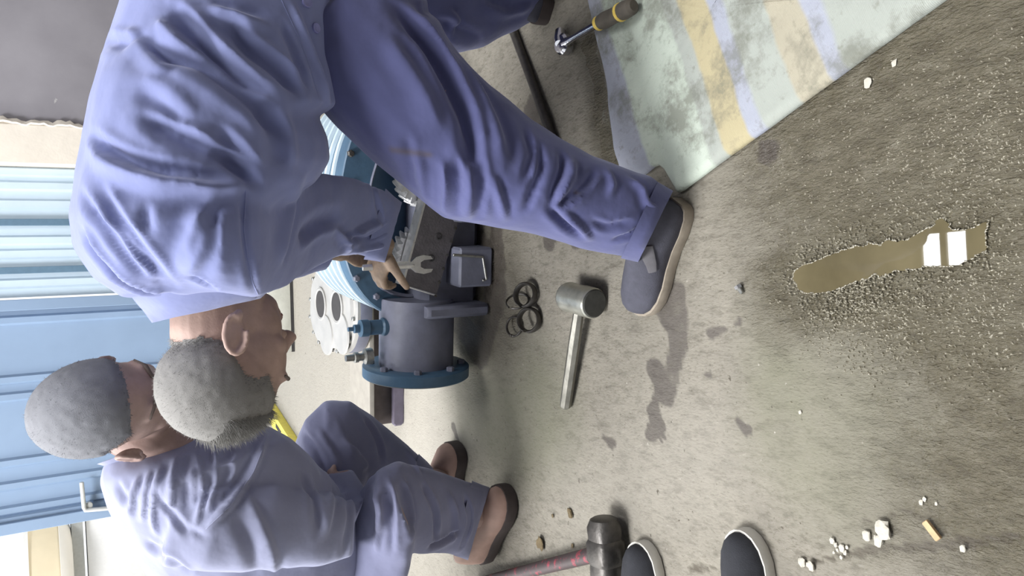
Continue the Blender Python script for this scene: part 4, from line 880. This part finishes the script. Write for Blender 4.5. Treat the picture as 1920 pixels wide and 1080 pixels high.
# trousers
mbT = MB(); loft(mbT, legL); loft(mbT, legR); PEL = P(505, -105, 1.42); ell(mbT, PEL, (.15, .205, .17), np.eye(3)); ell(mbT, PEL+np.array([.07, .07, -.05]), (.12, .15, .14), np.eye(3))
V, Fc, N = fuse(mbT, .0052, 8)
FT = [([(740, 10), (807, 80), (843, 143), (873, 205), (888, 270), (890, 320)], -.016, .016), ([(720, 60), (770, 130), (810, 200), (830, 260)], .006, .018), ([(850, 100), (900, 170), (930, 240), (945, 310)], .007, .016), ([(830, 295), (838, 345), (836, 402)], .006, .008), ([(855, 290), (862, 350), (858, 405)], -.007, .008), ([(880, 300), (885, 360), (878, 410)], .006, .008), ([(903, 290), (908, 350), (900, 412)], -.006, .008), ([(790, 290), (795, 340), (800, 380)], .004, .008), ([(765, 250), (770, 300), (772, 350)], -.004, .01), ([(925, 330), (945, 390), (950, 412)], .006, .008),
      ([(985, 240), (1000, 290), (985, 340)], -.006, .008), ([(1010, 265), (1020, 310), (1000, 360), (985, 400)], -.007, .008), ([(1050, 280), (1060, 310), (1040, 360), (1030, 395)], -.008, .008), ([(1077, 300), (1070, 335), (1042, 380)], .007, .008), ([(1119, 318), (1105, 345), (1075, 370), (1040, 390)], -.009, .009), ([(1030, 386), (1066, 424), (1092, 442)], -.009, .008), ([(1140, 320), (1150, 345), (1145, 365)], .006, .007), ([(1107, 410), (1137, 424), (1184, 415)], -.006, .007), ([(1180, 335), (1205, 350), (1215, 380), (1240, 390)], .007, .008), ([(1060, 400), (1090, 425), (1110, 450)], .006, .007), ([(1150, 450), (1180, 440), (1205, 425)], -.007, .006),
      ([(770, 5), (830, 40), (900, 70)], -.006, .015), ([(840, 20), (855, 40), (850, 60)], .007, .01), ([(900, 10), (950, 25), (1000, 10)], .006, .012)]
V = folds(V, Fc, N, FT, 1.8); N = normals(V, Fc)
V = V+N*(vnoise(V, 10, 41)*.003+vnoise(V, 25, 42)*.0016)[:, None]
tr = meshobj('trousers', V, Fc, 'trousers', w1)
band_ring(((1228, 352), (1168, 476), 1.152, .0745), ((1256, 370), (1200, 484), 1.148, .0745), .0008, 'trousers', 'trouser_hem', tr, .002)
bvT = BVHTree.FromPolygons([tuple(v2) for v2 in V], Fc); dirt = np.zeros(len(V))
for a_, b_, w_ in [((735, 281), (772, 286), .006), ((772, 286), (805, 290), .005), ((1078, 360), (1082, 362), .004)]:
    for t_ in np.linspace(0, 1, 14):
        h = bvT.ray_cast(Vector(CAM), Vector(nrm(ray(a_[0]+(b_[0]-a_[0])*t_, a_[1]+(b_[1]-a_[1])*t_))))
        if h[0]: dirt = np.maximum(dirt, .8*np.exp(-((V-np.array(h[0]))**2).sum(1)/w_**2))
at = tr.data.attributes.new('dirt', 'FLOAT', 'POINT'); at.data.foreach_set('value', dirt.astype(np.float32))
shoe(w1, G(1203, 583), G(1287, 378), .112, ('suede', 'gum', 'gusset'), hgt=.078, gusset=True, sole=.022)
shoe(w1, G(985, -10), G(1035, 25), .105, ('suede', 'darksole', 'gusset'), hgt=.08)
# open-ended spanner held in his left hand
sp0 = grip_c-wdir*.05; spj = jaw
span = thing('open_spanner', 'steel open-ended spanner held in the bent worker\'s hand over the pump plate', 'spanner', tuple(jaw))
pnv = nrm(CAM-jaw+np.array([-.15, 0, .1])); pnv = nrm(pnv-pnv.dot(wdir)*wdir); lat_ = np.cross(wdir, pnv)
hard(MB().tube([sp0, grip_c, jaw-wdir*.022], [.008, .009, .010], 10, .45, pnv), 'spanner_shank', 'steel', span)
sp2 = [(-.026, -.007), (-.014, -.017), (.004, -.021), (.022, -.018), (.027, -.011), (.006, -.010), (-.003, -.005), (-.003, .005), (.006, .010), (.027, .011), (.022, .018), (.004, .021), (-.014, .017), (-.026, .007)]
o3 = [jaw+wdir*a*1.15+lat_*b*1.15-pnv*.004 for a, b in sp2]; mb = MB()
mb.add(o3+[p+pnv*.008 for p in o3], [tuple(range(14))[::-1], tuple(range(14, 28))]+[(i, (i+1) % 14, 14+(i+1) % 14, 14+i) for i in range(14)]); hard(mb, 'spanner_jaw', 'steel', span, 30)

# ---- worker 2: squatting, seen from his right side
T2 = [((192, 872), (420, 800), 1.82, .05), ((186, 905), (500, 800), 1.83, .13), ((200, 955), (540, 825), 1.84, .19), ((226, 1010), (575, 860), 1.86, .20), ((276, 1085), (620, 905), 1.88, .20), ((350, 1170), (665, 970), 1.92, .20), ((450, 1250), (715, 1050), 1.96, .19), ((560, 1290), (760, 1130), 2.0, .16)]
thN = [((640, 1010), (700, 1240), 1.90, .11), ((665, 950), (745, 1130), 1.84, .10), ((690, 905), (765, 1060), 1.78, .09), ((722, 876), (775, 1010), 1.75, .08)]
shN = [((705, 885), (705, 985), 1.76, .075), ((745, 864), (745, 1030), 1.77, .085), ((800, 876), (785, 1036), 1.81, .08), ((855, 897), (835, 1036), 1.86, .074), ((914, 915), (872, 1046), 1.90, .068)]
thF = [((560, 900), (690, 1120), 2.06, .10), ((555, 838), (650, 990), 2.06, .095), ((572, 788), (672, 930), 2.05, .09), ((610, 752), (690, 890), 2.04, .08)]
shF = [((612, 752), (610, 850), 2.04, .07), ((655, 750), (640, 900), 2.05, .08), ((700, 782), (685, 925), 2.07, .078), ((760, 832), (730, 935), 2.10, .07), ((812, 880), (790, 950), 2.13, .062)]
arN = [((330, 930), (300, 1060), 1.74, .07), ((420, 900), (380, 1070), 1.70, .078), ((520, 905), (485, 1068), 1.70, .075), ((610, 930), (590, 1060), 1.72, .07), ((660, 940), (660, 1040), 1.75, .062)]
foN = [((640, 1030), (680, 940), 1.76, .055), ((620, 960), (690, 925), 1.86, .05), ((610, 890), (660, 880), 1.95, .045)]
h2 = P(207, 766, 1.72); A2 = frame(np.array([.33, -.43, -.84]), np.array([.295, -.80, .52])); s2 = 1.12
mbB = MB(); head_shape(mbB, h2, A2, s2, (.004, .080, -.024))
nk = [h2+A2[2]*-.07*s2-A2[0]*.03, P(330, 850, 1.80), P(370, 890, 1.84)]; mbB.tube(nk, [.062, .064, .07], 18)
loft(mbB, T2, .74); loft(mbB, thN, .76); loft(mbB, shN, .72); loft(mbB, thF, .76); loft(mbB, shF, .72); loft(mbB, arN, .72); loft(mbB, foN, .72)
wv2 = P(620, 880, 1.98); hand(mbB, wv2, nrm(np.array([.8, .5, -.3])), (0, .2, -1), .95, .6, 1)
mbB.tube([P(855, 960, 1.88), P(905, 970, 1.92), P(918, 962, 1.93)], [.045, .034, .026], 12); mbB.tube([P(780, 905, 2.1), P(820, 900, 2.14), P(830, 898, 2.15)], [.044, .034, .026], 12)
V, Fc, N = fuse(mbB, .0042, 3, .5)
base2 = np.array([-.6, 1.95, 0])
w2 = meshobj('person', V, Fc, 'skin2', origin=base2)
tag(w2, 'worker in grey-blue workwear squatting in tan shoes beside the pump, face turned down', 'person')
hz, q = hair_zone(V, h2, A2, s2); hz &= (np.linalg.norm(q-np.array([0, 0, .02]), axis=1) < .15)
hair_cap('hair', V, Fc, N, h2, A2, s2, 'hair2', w2, .005)
hairs('hair_stubble', V, N, hz & (np.abs(q[:, 1]) < .079), 'hair2', w2, 5200, .007, .0006, A2[0]*.2, 6)
face_bits(h2, A2, s2, w2, 'skin2')
mbJ = MB(); loft(mbJ, T2); loft(mbJ, arN); loft(mbJ, foN)
V, Fc, N = fuse(mbJ, .0056, 9)
DF = 1.5
FJ2 = [([(262, 895), (250, 925), (242, 972)], .008, .006), ([(285, 880), (275, 920), (266, 985)], .009, .006), ([(305, 872), (290, 920), (284, 980), (300, 1010)], .008, .006), ([(330, 862), (324, 900), (320, 960)], .009, .006), ([(352, 850), (350, 900), (356, 965)], -.006, .009), ([(368, 845), (382, 890), (382, 940), (366, 990)], .009, .006), ([(400, 825), (410, 870), (408, 910), (388, 968)], .009, .006), ([(425, 820), (432, 870), (420, 930)], -.006, .009), ([(300, 930), (330, 975), (360, 1010)], -.006, .006), ([(503, 812), (476, 884), (431, 950), (383, 994)], .010, .009), ([(490, 812), (462, 884), (417, 945), (375, 985)], -.006, .009), ([(314, 945), (346, 986), (391, 1007)], -.007, .006), ([(460, 925), (489, 978), (513, 1039), (520, 1080)], .009, .011), ([(440, 960), (470, 1010), (485, 1075)], -.006, .014), ([(560, 880), (590, 930), (600, 1000)], -.008, .012), ([(600, 860), (620, 930), (610, 1010)], .007, .012), ([(640, 900), (655, 960), (645, 1050)], -.007, .010), ([(270, 1010), (310, 1045), (360, 1075)], -.006, .012), ([(220, 905), (240, 940)], -.006, .01)]
V = folds(V, Fc, N, FJ2, 1.35); N = normals(V, Fc); V = V+N*(vnoise(V, 9, 51)*.0035+vnoise(V, 22, 52)*.0018)[:, None]
jk2 = meshobj('jacket', V, Fc, 'suit', w2)
seam('sleeve_seam', V, Fc, [(503, 815), (476, 884), (431, 950), (386, 992)], 'suit', jk2, .0012, -.0004)
band_ring(((188, 868), (395, 790), 1.82, .055), ((235, 882), (395, 830), 1.83, .075), .005, 'suit', 'collar', jk2, .004)
mbT = MB(); loft(mbT, thN); loft(mbT, shN); loft(mbT, thF); loft(mbT, shF); ell(mbT, P(640, 1190, 1.97), (.15, .17, .14), np.eye(3)); loft(mbT, [((480, 1160), (720, 1080), 2.0, .19), ((580, 1200), (730, 1060), 1.98, .17), ((640, 1150), (720, 980), 1.96, .13)])
V, Fc, N = fuse(mbT, .0056, 8)
FT2 = [([(700, 905), (715, 960), (705, 1040)], .006, .010), ([(725, 900), (735, 960), (735, 1040)], -.006, .010), ([(755, 890), (775, 960), (770, 1020)], .006, .010), ([(790, 900), (820, 960), (815, 1020)], -.006, .010), ([(840, 920), (860, 970), (850, 1020)], .006, .009), ([(870, 925), (885, 970), (865, 1030)], -.008, .008), ([(800, 1025), (840, 1010), (865, 990)], -.009, .008), ([(570, 810), (600, 850), (620, 900)], -.006, .010), ([(595, 800), (620, 840), (640, 880)], .006, .009), ([(680, 780), (710, 820), (720, 870)], -.006, .010), ([(640, 820), (680, 860), (700, 900)], .005, .01), ([(760, 840), (780, 870), (790, 890)], .005, .008)]
V = folds(V, Fc, N, FT2, 2.2); N = normals(V, Fc); V = V+N*(vnoise(V, 10, 61)*.003+vnoise(V, 25, 62)*.0016)[:, None]
tr2 = meshobj('trousers', V, Fc, 'suit_leg', w2)
band_ring(((885, 902), (852, 1040), 1.885, .071), ((918, 915), (878, 1049), 1.905, .068), .001, 'suit_leg', 'trouser_hem', tr2, .003)
band_ring(((785, 852), (758, 942), 2.115, .064), ((815, 882), (794, 952), 2.132, .062), .001, 'suit_leg', 'trouser_hem', tr2, .003)
shoe(w2, G(962, 915), np.array([*G(905, 1046, .03)[:2], .02]), .112, ('tan', 'darksole', 'tan'), hgt=.085, sole=.03)
shoe(w2, G(862, 828), np.array([*G(858, 925, .0)[:2], .0]), .110, ('tan', 'darksole', 'tan'), hgt=.085, sole=.03)
# ---- shoes of somebody standing at the frame edge
for (tx, ty, hx, hy), lab in [((1212, 1012, 1235, 1240), 'black canvas shoe with white sole, the one nearer the sledge hammer'), ((1400, 988, 1450, 1250), 'black canvas shoe with white sole, the one nearer the white stone chips')]:
    tp = G(tx, ty); hp = G(hx, hy); d = nrm(hp-tp); hp = tp+d*.27
    t = thing('canvas_shoe', lab, 'shoe', tuple((tp+hp)/2*np.array([1, 1, 0])), 'black shoes at the frame edge')
    shoe(t, tp, hp, .100, ('black', 'white', 'black'), hgt=.075, sole=.022, name='shoe_upper')
